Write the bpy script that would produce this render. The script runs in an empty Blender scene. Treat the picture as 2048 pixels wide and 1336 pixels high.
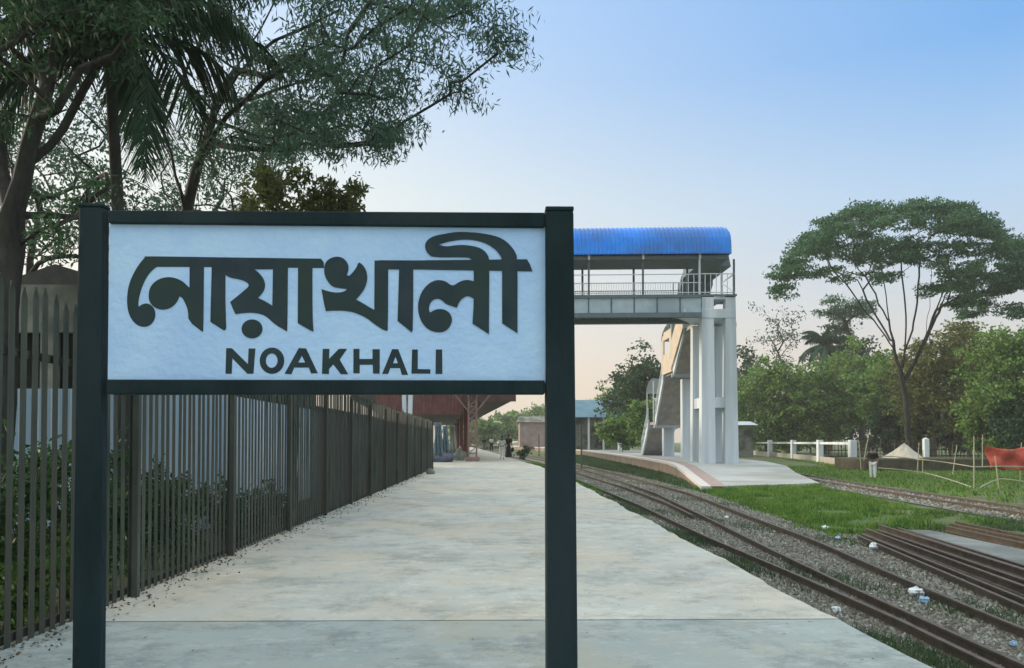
import bpy, math, random
import numpy as np
from mathutils import Vector, Matrix
from mathutils.geometry import tessellate_polygon

scene = bpy.context.scene
COL = scene.collection
R = math.radians

# ------------------------------------------------------------------ camera
F = 1550.0; W, H = 2048.0, 1336.0
PITCH = 1.2; YAW = -math.degrees(math.atan(25.0/F)); CAMZ = 1.25
HOR = 881.0
PPY = HOR - F*math.tan(R(PITCH))
cd = bpy.data.cameras.new("camera"); cam = bpy.data.objects.new("camera", cd); COL.objects.link(cam)
cam.location = (0, 0, CAMZ); cam.rotation_euler = (R(90+PITCH), 0, R(YAW))
cd.sensor_width = 36; cd.lens = F/W*36; cd.shift_y = (PPY-H/2)/W
cd.clip_start = 0.05; cd.clip_end = 3000
scene.camera = cam
ROT = cam.rotation_euler.to_matrix()

def ray(px, py): return ROT @ Vector(((px-W/2)/F, -(py-PPY)/F, -1))
def at(px, py, d):
    r = ray(px, py); k = d/r.y
    return Vector((r.x*k, d, CAMZ+r.z*k))
def gr(px, py, z=0.0):
    r = ray(px, py); k = (z-CAMZ)/r.z
    return Vector((r.x*k, r.y*k, z))

# ------------------------------------------------------------------ world / sun
SUN_EL, SUN_AZ = 12.0, -68.0          # azimuth measured from +Y towards +X
world = bpy.data.worlds.new("World"); scene.world = world; world.use_nodes = True
nt = world.node_tree; nt.nodes.clear()
sky = nt.nodes.new('ShaderNodeTexSky'); sky.sky_type = 'NISHITA'; sky.sun_disc = False
sky.sun_elevation = R(SUN_EL); sky.sun_rotation = R(SUN_AZ)
sky.air_density = 1.0; sky.dust_density = 1.5; sky.ozone_density = 2.0
bg = nt.nodes.new('ShaderNodeBackground'); bg.inputs[1].default_value = 0.14
wo = nt.nodes.new('ShaderNodeOutputWorld')
tcw = nt.nodes.new('ShaderNodeTexCoord'); sep = nt.nodes.new('ShaderNodeSeparateXYZ'); nt.links.new(tcw.outputs['Generated'], sep.inputs[0])
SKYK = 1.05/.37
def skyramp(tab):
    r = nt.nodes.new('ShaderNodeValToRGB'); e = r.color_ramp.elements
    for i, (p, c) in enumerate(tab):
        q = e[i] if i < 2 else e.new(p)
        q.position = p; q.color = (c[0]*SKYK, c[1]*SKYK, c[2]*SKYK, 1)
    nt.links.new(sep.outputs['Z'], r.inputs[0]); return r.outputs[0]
skl = skyramp([(0,(.80,.66,.52)),(1,(1.75,1.75,1.62)),(.06,(.90,.70,.53)),(.15,(.92,.79,.64)),(.30,(.84,.85,.77)),(.48,(.60,.74,.93)),(.56,(.58,.73,.92)),(.72,(1.6,1.6,1.5))])  # highest stops, above the view, made paler and brighter to light the platform
skr = skyramp([(0,(.66,.58,.54)),(1,(1.75,1.75,1.62)),(.07,(.70,.58,.50)),(.16,(.60,.62,.64)),(.28,(.44,.60,.79)),(.42,(.18,.42,.80)),(.54,(.16,.40,.80)),(.72,(1.6,1.6,1.5))])  # same added brightness overhead as in the left ramp
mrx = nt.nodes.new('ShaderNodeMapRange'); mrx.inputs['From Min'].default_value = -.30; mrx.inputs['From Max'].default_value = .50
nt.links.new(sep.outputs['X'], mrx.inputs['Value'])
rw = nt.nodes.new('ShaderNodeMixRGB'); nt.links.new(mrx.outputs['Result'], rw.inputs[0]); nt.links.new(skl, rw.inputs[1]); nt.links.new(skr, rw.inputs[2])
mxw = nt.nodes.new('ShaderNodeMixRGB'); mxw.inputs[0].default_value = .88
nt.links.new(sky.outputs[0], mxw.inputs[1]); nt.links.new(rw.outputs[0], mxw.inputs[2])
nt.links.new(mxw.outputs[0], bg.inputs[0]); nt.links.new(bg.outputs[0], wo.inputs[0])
sd = bpy.data.lights.new("sun", 'SUN'); sd.energy = 1.2; sd.angle = R(10); sd.color = (1, .84, .66)
sun = bpy.data.objects.new("sun", sd); COL.objects.link(sun)
sv = Vector((math.sin(R(SUN_AZ))*math.cos(R(SUN_EL)), math.cos(R(SUN_AZ))*math.cos(R(SUN_EL)), math.sin(R(SUN_EL))))
sun.rotation_euler = sv.to_track_quat('Z', 'Y').to_euler()
scene.view_settings.view_transform = 'Standard'; scene.view_settings.look = 'None'
scene.view_settings.exposure = 1.48; scene.view_settings.gamma = 1
scene.render.resolution_x = 1024; scene.render.resolution_y = 668
scene.render.engine = 'CYCLES'

# ------------------------------------------------------------------ materials
def mat(name, c1, c2=None, scale=5.0, rough=0.8, bump=0.0, bscale=None, metal=0.0, stretch=(1,1,1), c3=None, spec=0.3, detail=6, lo=.35, hi=.65):
    m = bpy.data.materials.new(name); m.use_nodes = True
    n = m.node_tree.nodes; L = m.node_tree.links; b = n['Principled BSDF']
    b.inputs['Roughness'].default_value = rough; b.inputs['Metallic'].default_value = metal
    b.inputs['Specular IOR Level'].default_value = spec
    b.inputs['Base Color'].default_value = (*c1, 1)
    tc = n.new('ShaderNodeTexCoord'); mp = n.new('ShaderNodeMapping'); mp.inputs['Scale'].default_value = stretch
    L.new(tc.outputs['Object'], mp.inputs[0])
    if c2:
        t = n.new('ShaderNodeTexNoise'); t.inputs['Scale'].default_value = scale; t.inputs['Detail'].default_value = detail
        t.inputs['Roughness'].default_value = .62
        L.new(mp.outputs[0], t.inputs[0])
        r = n.new('ShaderNodeValToRGB'); e = r.color_ramp.elements
        e[0].position = lo; e[0].color = (*c1, 1); e[1].position = hi; e[1].color = (*c2, 1)
        L.new(t.outputs[0], r.inputs[0]); out = r.outputs[0]
        if c3:
            t2 = n.new('ShaderNodeTexNoise'); t2.inputs['Scale'].default_value = scale*.23; t2.inputs['Detail'].default_value = 5
            L.new(mp.outputs[0], t2.inputs[0])
            r2 = n.new('ShaderNodeValToRGB'); r2.color_ramp.elements[0].position = .46; r2.color_ramp.elements[1].position = .62
            L.new(t2.outputs[0], r2.inputs[0])
            mx = n.new('ShaderNodeMixRGB'); mx.inputs[2].default_value = (*c3, 1)
            L.new(r2.outputs[0], mx.inputs[0]); L.new(out, mx.inputs[1]); out = mx.outputs[0]
        L.new(out, b.inputs['Base Color'])
    if bump:
        t = n.new('ShaderNodeTexNoise'); t.inputs['Scale'].default_value = bscale or scale*4; t.inputs['Detail'].default_value = 8
        L.new(mp.outputs[0], t.inputs[0])
        bn = n.new('ShaderNodeBump'); bn.inputs['Strength'].default_value = bump; bn.inputs['Distance'].default_value = .02
        L.new(t.outputs[0], bn.inputs['Height']); L.new(bn.outputs[0], b.inputs['Normal'])
    return m

def leafmat(name, c1, c2, trans=.35, scale=.8):
    m = bpy.data.materials.new(name); m.use_nodes = True
    n = m.node_tree.nodes; L = m.node_tree.links; n.clear()
    out = n.new('ShaderNodeOutputMaterial'); d = n.new('ShaderNodeBsdfPrincipled'); tr = n.new('ShaderNodeBsdfTranslucent'); mx = n.new('ShaderNodeMixShader')
    d.inputs['Roughness'].default_value = .6; d.inputs['Specular IOR Level'].default_value = .25
    mx.inputs[0].default_value = trans
    tc = n.new('ShaderNodeTexCoord'); t = n.new('ShaderNodeTexNoise'); t.inputs['Scale'].default_value = scale; t.inputs['Detail'].default_value = 4
    at_ = n.new('ShaderNodeAttribute'); at_.attribute_name = 'leafrand'
    ad = n.new('ShaderNodeMath'); ad.operation = 'MULTIPLY_ADD'; ad.inputs[1].default_value = .45
    L.new(tc.outputs['Object'], t.inputs[0]); L.new(at_.outputs['Fac'], ad.inputs[0])
    sb = n.new('ShaderNodeMath'); sb.operation = 'SUBTRACT'; sb.inputs[1].default_value = .22
    L.new(t.outputs[0], sb.inputs[0]); L.new(sb.outputs[0], ad.inputs[2])
    r = n.new('ShaderNodeValToRGB'); e = r.color_ramp.elements
    e[0].position = .25; e[0].color = (*c1, 1); e[1].position = .75; e[1].color = (*c2, 1)
    L.new(ad.outputs[0], r.inputs[0]); L.new(r.outputs[0], d.inputs['Base Color']); L.new(r.outputs[0], tr.inputs['Color'])
    L.new(d.outputs[0], mx.inputs[1]); L.new(tr.outputs[0], mx.inputs[2]); L.new(mx.outputs[0], out.inputs[0])
    return m

M = {}
M['frame'] = mat('dark_green_paint', (.006,.018,.020), (.014,.032,.036), 7, .7, .5, 26, c3=(.022,.038,.042), spec=.15, stretch=(1,1,.35), lo=.3, hi=.7)
M['board'] = mat('board_paint', (.47,.71,.98), (.53,.77,1.0), 5, .6, .3, 30, c3=(.44,.67,.96), lo=.4, hi=.6)
M['letter'] = mat('lettering_paint', (.012,.032,.042), (.028,.050,.058), 8, .55, c3=(.02,.045,.04))
M['conc'] = mat('pale_concrete', (.36,.42,.46), (.46,.52,.55), 1.6, .85, .15, 12, c3=(.30,.36,.39))
M['concw'] = mat('whitewashed_concrete', (.56,.64,.68), (.68,.74,.77), 2.4, .85, .3, 12, c3=(.43,.50,.53), stretch=(1.6,1.6,.14))
M['soffit'] = mat('shaded_soffit_concrete', (.26,.25,.23), (.36,.34,.31), 2, .9, .2, 14)  # brown-grey of the stair's shaded undersides put into the colour
M['tan'] = mat('sunset_lit_render', (.50,.43,.33), (.60,.52,.40), 2, .85, .1)  # tan of low sunset light on left-facing panels put into the colour
M['girder'] = mat('girder_paint', (.36,.47,.52), (.44,.55,.60), 2, .55, c3=(.30,.40,.44))
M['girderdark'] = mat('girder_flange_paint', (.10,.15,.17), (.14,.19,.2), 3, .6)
M['blue'] = mat('blue_roof_sheet', (.006,.25,.95), (.015,.31,.98), 2, .38, c3=(.03,.20,.62), spec=.5)
M['steel'] = mat('dark_railing_steel', (.06,.09,.10), (.10,.13,.14), 5, .5)
M['palesteel'] = mat('pale_steel', (.5,.58,.62), (.6,.66,.7), 5, .5)
M['picket'] = mat('weathered_fence_steel', (.034,.046,.036), (.088,.100,.078), 3, .6, .2, 40, c3=(.06,.06,.045), stretch=(1,1,.4))
M['tin'] = mat('tin_sheet', (.55,.66,.74), (.76,.84,.9), 2.2, .45, c3=(.36,.48,.55), stretch=(1,1,.3))
M['tindark'] = mat('old_tin_roof', (.045,.05,.045), (.08,.085,.07), 3, .7, .2)
M['wallgrey'] = mat('mildewed_wall', (.17,.19,.15), (.28,.30,.25), 3, .9, .3, 20, c3=(.07,.08,.065))
M['dark'] = mat('shade_black', (.012,.014,.012), (.02,.024,.02), 3, .9)  # near-black that paints the shade inside the shed
M['rail'] = mat('rusty_rail', (.085,.068,.052), (.15,.12,.092), 8, .5, .2, 40, metal=.3)
M['railtop'] = mat('worn_rail_head', (.12,.11,.10), (.2,.19,.18), 8, .35, metal=.7)
M['wood'] = mat('old_sleeper_wood', (.045,.038,.032), (.08,.068,.058), 6, .9, .3)
M['rust'] = mat('red_oxide_paint', (.13,.055,.045), (.18,.08,.07), 3, .7, c3=(.15,.05,.045))
M['rustpale'] = mat('faded_red_paint', (.22,.13,.115), (.30,.19,.17), 3, .7)
M['redsheet'] = mat('red_roof_sheet', (.13,.055,.05), (.19,.085,.075), 2, .6)
M['bluegrey'] = mat('bluegrey_roof_sheet', (.10,.22,.30), (.15,.28,.36), 1, .6)
M['wallpink'] = mat('brick_pink_wall', (.26,.19,.17), (.36,.28,.25), 1, .9)
M['bark'] = mat('bark', (.020,.022,.018), (.055,.055,.044), 6, .9, .4, 30, stretch=(1,1,.3))
M['barkpale'] = mat('pale_bark', (.12,.11,.085), (.2,.18,.14), 6, .9, .4, 30, stretch=(1,1,.3))
M['bamboo'] = mat('dry_bamboo', (.30,.30,.20), (.42,.41,.28), 4, .7)
M['cloth_red'] = mat('red_cloth', (.42,.07,.05), (.55,.12,.08), 4, .85, .3, 12)
M['white'] = mat('white_paint', (.62,.68,.70), (.72,.77,.78), 2, .7, c3=(.52,.58,.58))
M['litter'] = mat('white_plastic_bag', (.7,.76,.8), (.8,.85,.86), 8, .5)
M['litterblue'] = mat('blue_plastic_bag', (.25,.45,.62), (.4,.55,.7), 8, .5)
M['skin'] = mat('skin', (.16,.09,.06), None, rough=.6)
M['darkcloth'] = mat('dark_cloth', (.012,.016,.018), (.02,.026,.028), 6, .9)
M['whitecloth'] = mat('white_cloth', (.55,.62,.62), (.68,.73,.72), 6, .9)
M['bluecloth'] = mat('blue_cloth', (.07,.12,.14), (.13,.19,.21), 6, .9)
M['purplecloth'] = mat('slate_purple_cloth', (.09,.10,.15), (.15,.17,.23), 6, .9)
M['sand'] = mat('pale_sand', (.42,.40,.32), (.52,.5,.42), 3, .95, .4, 20)
M['stone'] = mat('ballast_stone', (.12,.135,.13), (.27,.29,.285), 30, .9)
M['hair'] = mat('black_hair', (.008,.008,.008), None, rough=.5)
M['leaf_feather'] = leafmat('feathery_leaf', (.036,.090,.060), (.080,.155,.095), .4)
M['leaf_dark'] = leafmat('dark_leaf', (.018,.055,.027), (.052,.12,.048), .35)
M['leaf_olive'] = leafmat('olive_leaf', (.05,.075,.02), (.12,.15,.045), .4)
M['leaf_mid'] = leafmat('mid_green_leaf', (.04,.12,.03), (.24,.38,.10), .35, .35)
M['leaf_bright'] = leafmat('bright_green_leaf', (.05,.14,.035), (.28,.42,.10), .4, .35)
M['leaf_brown'] = leafmat('brownish_leaf', (.06,.11,.03), (.27,.28,.09), .35, .35)
M['leaf_rain'] = leafmat('rain_tree_leaf', (.03,.10,.05), (.09,.20,.09), .25, .35)
M['leaf_weed'] = leafmat('dark_weed_leaf', (.012,.045,.014), (.05,.12,.03), .3, 1.5)
M['grass'] = leafmat('grass_blade', (.04,.12,.02), (.22,.36,.07), .4, 1.3)
M['weed'] = leafmat('weed_blade', (.03,.075,.03), (.12,.17,.08), .3, .9)

# ------------------------------------------------------------------ object helpers
ORG = {}
def tag(o, label=None, cat=None, group=None, kind=None):
    if label: o['label'] = label
    if cat: o['category'] = cat
    if group: o['group'] = group
    if kind: o['kind'] = kind
    return o
def empty(name, loc, label, cat, group=None):
    o = bpy.data.objects.new(name, None); COL.objects.link(o); o.location = loc; o.empty_display_size = .2
    ORG[o.name] = Vector(loc); return tag(o, label, cat, group)

class MB:
    def __init__(s): s.v = []; s.f = []; s.smooth = False
    def add(s, vs, fs):
        n = len(s.v); s.v += [tuple(v) for v in vs]; s.f += [tuple(i+n for i in f) for f in fs]; return s
    def box(s, x0, x1, y0, y1, z0, z1):
        return s.add([(x0,y0,z0),(x1,y0,z0),(x1,y1,z0),(x0,y1,z0),(x0,y0,z1),(x1,y0,z1),(x1,y1,z1),(x0,y1,z1)],
                     [(0,3,2,1),(4,5,6,7),(0,1,5,4),(1,2,6,5),(2,3,7,6),(3,0,4,7)])
    def hexa(s, b, t):   # bottom 4 points, top 4 points
        return s.add(list(b)+list(t), [(0,3,2,1),(4,5,6,7),(0,1,5,4),(1,2,6,5),(2,3,7,6),(3,0,4,7)])
    def bar(s, p, q, w, h, up=(0,0,1)):
        p = Vector(p); q = Vector(q); d = (q-p).normalized(); up = Vector(up)
        if abs(d.dot(up)) > .95: up = Vector((0,1,0))
        a = d.cross(up).normalized(); b = a.cross(d).normalized()
        c = [(-w/2,-h/2),(w/2,-h/2),(w/2,h/2),(-w/2,h/2)]
        return s.hexa([p+a*i+b*j for i, j in c], [q+a*i+b*j for i, j in c])
    def tube(s, pts, rad, n=8, cap=True):
        pts = [Vector(p) for p in pts]
        if not hasattr(rad, '__len__'): rad = [rad]*len(pts)
        base = len(s.v); prev = None
        for i, p in enumerate(pts):
            d = (pts[min(i+1,len(pts)-1)]-pts[max(i-1,0)]).normalized()
            if prev is None:
                a = d.orthogonal().normalized()
            else:
                a = (prev-d*prev.dot(d)).normalized()
            prev = a; b = d.cross(a)
            for k in range(n):
                t = 2*math.pi*k/n; s.v.append(tuple(p+(a*math.cos(t)+b*math.sin(t))*rad[i]))
        for i in range(len(pts)-1):
            for k in range(n):
                k2 = (k+1) % n
                s.f.append((base+i*n+k, base+i*n+k2, base+(i+1)*n+k2, base+(i+1)*n+k))
        if cap:
            s.f.append(tuple(base+k for k in reversed(range(n)))); e = base+(len(pts)-1)*n
            s.f.append(tuple(e+k for k in range(n)))
        return s
    def blob(s, c, r, seed=0, rough=.25, nu=10, nv=7):
        rg = random.Random(seed); c = Vector(c); ph = [rg.uniform(0,6.28) for _ in range(6)]
        base = len(s.v)
        for j in range(nv+1):
            th = math.pi*j/nv
            for i in range(nu):
                a = 2*math.pi*i/nu
                k = 1+rough*(math.sin(3*a+ph[0]+2*th)*.5+math.sin(5*a+ph[1]-3*th)*.3+math.sin(2*th*2+ph[2])*.3)
                s.v.append((c.x+r[0]*k*math.sin(th)*math.cos(a), c.y+r[1]*k*math.sin(th)*math.sin(a), c.z+r[2]*k*math.cos(th)))
        for j in range(nv):
            for i in range(nu):
                i2 = (i+1) % nu
                s.f.append((base+j*nu+i, base+(j+1)*nu+i, base+(j+1)*nu+i2, base+j*nu+i2))
        return s
    def build(s, name, m, parent=None, bevel=0, smooth=False, **kw):
        me = bpy.data.meshes.new(name); v = s.v
        if parent is not None:
            o0 = ORG[parent.name]; v = [(a-o0.x, b-o0.y, c-o0.z) for a, b, c in v]
        me.from_pydata(v, [], s.f); me.materials.append(m)
        if smooth: me.shade_smooth()
        me.update()
        o = bpy.data.objects.new(name, me); COL.objects.link(o)
        if parent is not None: o.parent = parent; ORG[o.name] = ORG[parent.name]
        else: ORG[o.name] = Vector((0,0,0))
        if bevel:
            bm = o.modifiers.new('bevel', 'BEVEL'); bm.width = bevel; bm.segments = 2; bm.limit_method = 'ANGLE'
        if kw: tag(o, **kw)
        return o

def npmesh(name, V, nper, m, parent=None, rnd=None, smooth=False, **kw):
    """V (N*nper,3) loose polygons of nper corners"""
    V = np.asarray(V, dtype=np.float32).reshape(-1, 3)
    if parent is not None: V = V-np.array(ORG[parent.name], dtype=np.float32)
    n = len(V)//nper
    me = bpy.data.meshes.new(name); me.vertices.add(len(V)); me.vertices.foreach_set('co', V.ravel())
    me.loops.add(n*nper); me.loops.foreach_set('vertex_index', np.arange(n*nper, dtype=np.int32))
    me.polygons.add(n); me.polygons.foreach_set('loop_start', np.arange(0, n*nper, nper, dtype=np.int32))
    me.polygons.foreach_set('loop_total', np.full(n, nper, dtype=np.int32))
    me.materials.append(m); me.update()
    if rnd is not None:
        a = me.attributes.new('leafrand', 'FLOAT', 'FACE'); a.data.foreach_set('value', rnd.astype(np.float32))
    o = bpy.data.objects.new(name, me); COL.objects.link(o)
    if parent is not None: o.parent = parent
    ORG[o.name] = ORG[parent.name] if parent is not None else Vector((0,0,0))
    if kw: tag(o, **kw)
    return o

def leafquads(rs, C, axis, L, Wd):
    """diamond leaves at C along axis"""
    n = len(C); axis = axis/np.linalg.norm(axis, axis=1, keepdims=True)
    r = rs.normal(size=(n,3)); side = np.cross(axis, r); side /= np.linalg.norm(side, axis=1, keepdims=True)+1e-9
    L = np.asarray(L).reshape(-1,1)*np.ones((n,1)); Wd = np.asarray(Wd).reshape(-1,1)*np.ones((n,1))
    V = np.empty((n,4,3)); V[:,0] = C; V[:,1] = C+axis*L*.45+side*Wd/2; V[:,2] = C+axis*L; V[:,3] = C+axis*L*.45-side*Wd/2
    return V

# ------------------------------------------------------------------ trees
def skeleton(rs, trunk, targets, bf=.25, step=.4, wob=.06, sag=0.0, minz=-99):
    """trunk: list of polylines [(pts, parent_index or None)]; each target joins the nearest branch node"""
    P = []; par = []; plen = []
    for line in trunk:
        line = [np.array(p, float) for p in line]; prev = -1
        if P:
            d = [np.linalg.norm(q-line[0]) for q in P]; prev = int(np.argmin(d))
        for k in range(len(line)-1):
            a, b = line[k], line[k+1]; m = max(2, int(np.linalg.norm(b-a)/step))
            for i in range(m):
                q = a+(b-a)*i/m+rs.normal(size=3)*wob*.4*(i > 0)
                P.append(q); par.append(prev); plen.append(0 if prev < 0 else plen[prev]+np.linalg.norm(q-P[prev])); prev = len(P)-1
        q = line[-1]; P.append(q); par.append(prev); plen.append(plen[prev]+np.linalg.norm(q-P[prev]))
    ntr = len(P); T = np.array(targets, float)
    base = P[0]
    order = np.argsort(np.linalg.norm(T-np.array(P[:ntr]).mean(0), axis=1))
    cnt_tip = []
    for ti in order:
        t = T[ti]; A = np.array(P); d = np.linalg.norm(A-t, axis=1)+bf*np.array(plen)
        d[A[:,2] < minz] += 50
        d += np.where(A[:,2] > t[2]+.3, (A[:,2]-t[2])*.5, 0)
        j = int(np.argmin(d)); a = P[j]; dist = np.linalg.norm(t-a); m = max(1, int(dist/step)); prev = j
        for i in range(1, m+1):
            f = i/m; q = a+(t-a)*f; q[2] += math.sin(f*math.pi)*dist*(.10-sag)
            if i < m: q = q+rs.normal(size=3)*wob
            P.append(q); par.append(prev); plen.append(plen[prev]+dist/m); prev = len(P)-1
        cnt_tip.append(prev)
    cnt = np.zeros(len(P)); 
    for t in cnt_tip: cnt[t] = 1
    for i in range(len(P)-1, 0, -1):
        if par[i] >= 0: cnt[par[i]] += cnt[i]
    return np.array(P), par, cnt, ntr

def tubes_from(P, par, cnt, rtrunk, rtip=.008, power=.5, sides=5, minr=.004):
    n0 = max(cnt[0], 1); rad = np.maximum(rtrunk*(np.maximum(cnt,1)/n0)**power, rtip)
    mb = MB(); n = sides
    for i in range(len(P)):
        j = par[i]
        if j < 0: continue
        a = Vector(P[j]); b = Vector(P[i]); d = b-a
        if d.length < 1e-5: continue
        d.normalize(); ra = min(rad[j], rad[i]*1.25); rb = rad[i]
        u = d.orthogonal().normalized(); w = d.cross(u)
        k = n if rb > .03 else 3
        base = len(mb.v); e = d*(-ra*.3)
        for (c, r) in ((a+e, ra), (b, rb)):
            for s in range(k):
                t = 2*math.pi*s/k; mb.v.append(tuple(c+(u*math.cos(t)+w*math.sin(t))*r))
        for s in range(k):
            s2 = (s+1) % k; mb.f.append((base+s, base+s2, base+k+s2, base+k+s))
    return mb

def tree(name, label, base, trunk, targets, leafm, barkm, seed, rtrunk, nleaf, spread, leaf=(.1,.03), droop=.4, bf=.25, step=.4,
         wob=.06, group=None, cat='tree', minz=-99, extra=None, power=.5, rtip=.008, tips_only=True, along=0):
    rs = np.random.RandomState(seed)
    root = empty(name, base, label, cat, group)
    P, par, cnt, ntr = skeleton(rs, trunk, targets, bf, step, wob, minz=minz)
    tubes_from(P, par, cnt, rtrunk, rtip, power).build('trunk', barkm, root, smooth=True)
    T = np.array(targets, float)
    C = np.repeat(T, nleaf, axis=0)
    off = rs.normal(size=C.shape); off /= np.linalg.norm(off, axis=1, keepdims=True)
    off *= (rs.rand(len(C),1)**.5)*np.array(spread)
    # sub clumps
    sub = rs.normal(size=(len(T)*6, 3))*np.array(spread)*.45
    idx = np.repeat(np.arange(len(T))*6, nleaf)+rs.randint(0, 6, len(C))
    C = C+sub[idx]+off*.55
    if along:
        S = P[ntr:]; pick = rs.randint(0, len(S), along); C = np.vstack([C, S[pick]+rs.normal(size=(along,3))*.12])
    ax = rs.normal(size=C.shape); ax[:,2] -= droop*1.5
    Ls = leaf[0]*rs.uniform(.6, 1.35, len(C)); Ws = leaf[1]*rs.uniform(.7, 1.3, len(C))
    V = leafquads(rs, C, ax, Ls, Ws)
    npmesh('crown', V, 4, leafm, root, rnd=rs.rand(len(C)))
    return root

def ell_targets(rs, c, r, n, shell=.5, zmin=None):
    d = rs.normal(size=(n*2,3)); d /= np.linalg.norm(d, axis=1, keepdims=True)
    k = (shell+(1-shell)*rs.rand(n*2,1)**.6); p = np.array(c)+d*k*np.array(r)*(1+.15*rs.normal(size=(n*2,1)))
    if zmin is not None: p = p[p[:,2] > zmin]
    return p[:n]

def palm(name, label, base, top, nfr, flen, seed, m, leafw=.03, droop=1.0, group=None, rt=.1):
    rs = random.Random(seed); root = empty(name, base, label, 'palm tree', group)
    base = Vector(base); top = Vector(top)
    pts = [base.lerp(top, t)+Vector((math.sin(t*3)*.08, 0, 0)) for t in [i/10 for i in range(11)]]
    MB().tube(pts, [rt*(1.25-.45*i/10) for i in range(11)], 10).build('trunk', M['bark'], root, smooth=True)
    for k in range(nfr):
        a = k*2.39996+rs.uniform(-.2,.2); el = R(rs.uniform(-15, 75)) if k > 3 else R(75)
        h = Vector((math.cos(a), math.sin(a), 0)); L = flen*rs.uniform(.8,1.1); p = top.copy(); th = el; path = [p.copy()]
        n = 16
        for i in range(n):
            p = p+(h*math.cos(th)+Vector((0,0,1))*math.sin(th))*L/n; th -= droop*(.10+.07*i/n); path.append(p.copy())
        mb = MB(); mb.tube(path, [.02*(1-.8*i/n)*flen/2 for i in range(n+1)], 4)
        side = h.cross(Vector((0,0,1))).normalized(); V = []
        for i in range(2, n*4):
            f = i/(n*4); q = path[int(f*n)].lerp(path[min(int(f*n)+1,n)], f*n-int(f*n)); d = (path[min(int(f*n)+1,n)]-path[int(f*n)]).normalized()
            ll = flen*.24*math.sin(math.pi*min(1,f*.9+.12))+.05
            for s in (-1,1):
                t = q+side*s*ll*rs.uniform(.45,.75)+d*ll*.45+Vector((0,0,-ll*rs.uniform(.45,1.0)))
                mid = q.lerp(t,.45)+Vector((0,0,ll*.12)); wv = d*leafw*flen/2.2
                mb.add([q-wv*.5, q+wv*.5, mid+wv*.6, t, mid-wv*.6], [(0,1,2,3,4)])
        mb.build('frond', m, root)
    return root

# ================================================================== SETTING
# ground
GZ = -0.75
rs = np.random.RandomState(3)
def groundmat():
    m = mat('yard_ground', (.06,.10,.03), (.16,.15,.10), 1.1, .95, .6, 12, c3=(.055,.12,.02), detail=12)
    return m
MB().add([(-500,-60,GZ),(500,-60,GZ),(500,700,GZ),(-500,700,GZ)], [(0,1,2,3)]).build('ground', groundmat(), kind='structure', label='grassy earth of the railway yard', cat='ground')

def strip(name, left, right, z, m, thick=None, **kw):
    """left/right: lists of (x,y) of equal length"""
    mb = MB(); n = len(left)
    zz = z if hasattr(z,'__len__') else [z]*n
    for i in range(n):
        mb.v.append((left[i][0], left[i][1], zz[i])); mb.v.append((right[i][0], right[i][1], zz[i]))
    for i in range(n-1): mb.f.append((2*i, 2*i+1, 2*i+3, 2*i+2))
    if thick is not None:
        for i in range(n):
            mb.v.append((left[i][0], left[i][1], thick)); mb.v.append((right[i][0], right[i][1], thick))
        o = 2*n
        for i in range(n-1):
            mb.f.append((2*i, 2*i+2, o+2*i+2, o+2*i)); mb.f.append((2*i+1, o+2*i+1, o+2*i+3, 2*i+3))
        mb.f.append((0, o, o+1, 1)); e = 2*(n-1); mb.f.append((e, e+1, o+e+1, o+e))
    return mb.build(name, m, **kw)

def interp(tab, y):
    for (y0,x0),(y1,x1) in zip(tab, tab[1:]):
        if y <= y1: return x0+(x1-x0)*(y-y0)/(y1-y0)
    return tab[-1][1]

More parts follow.
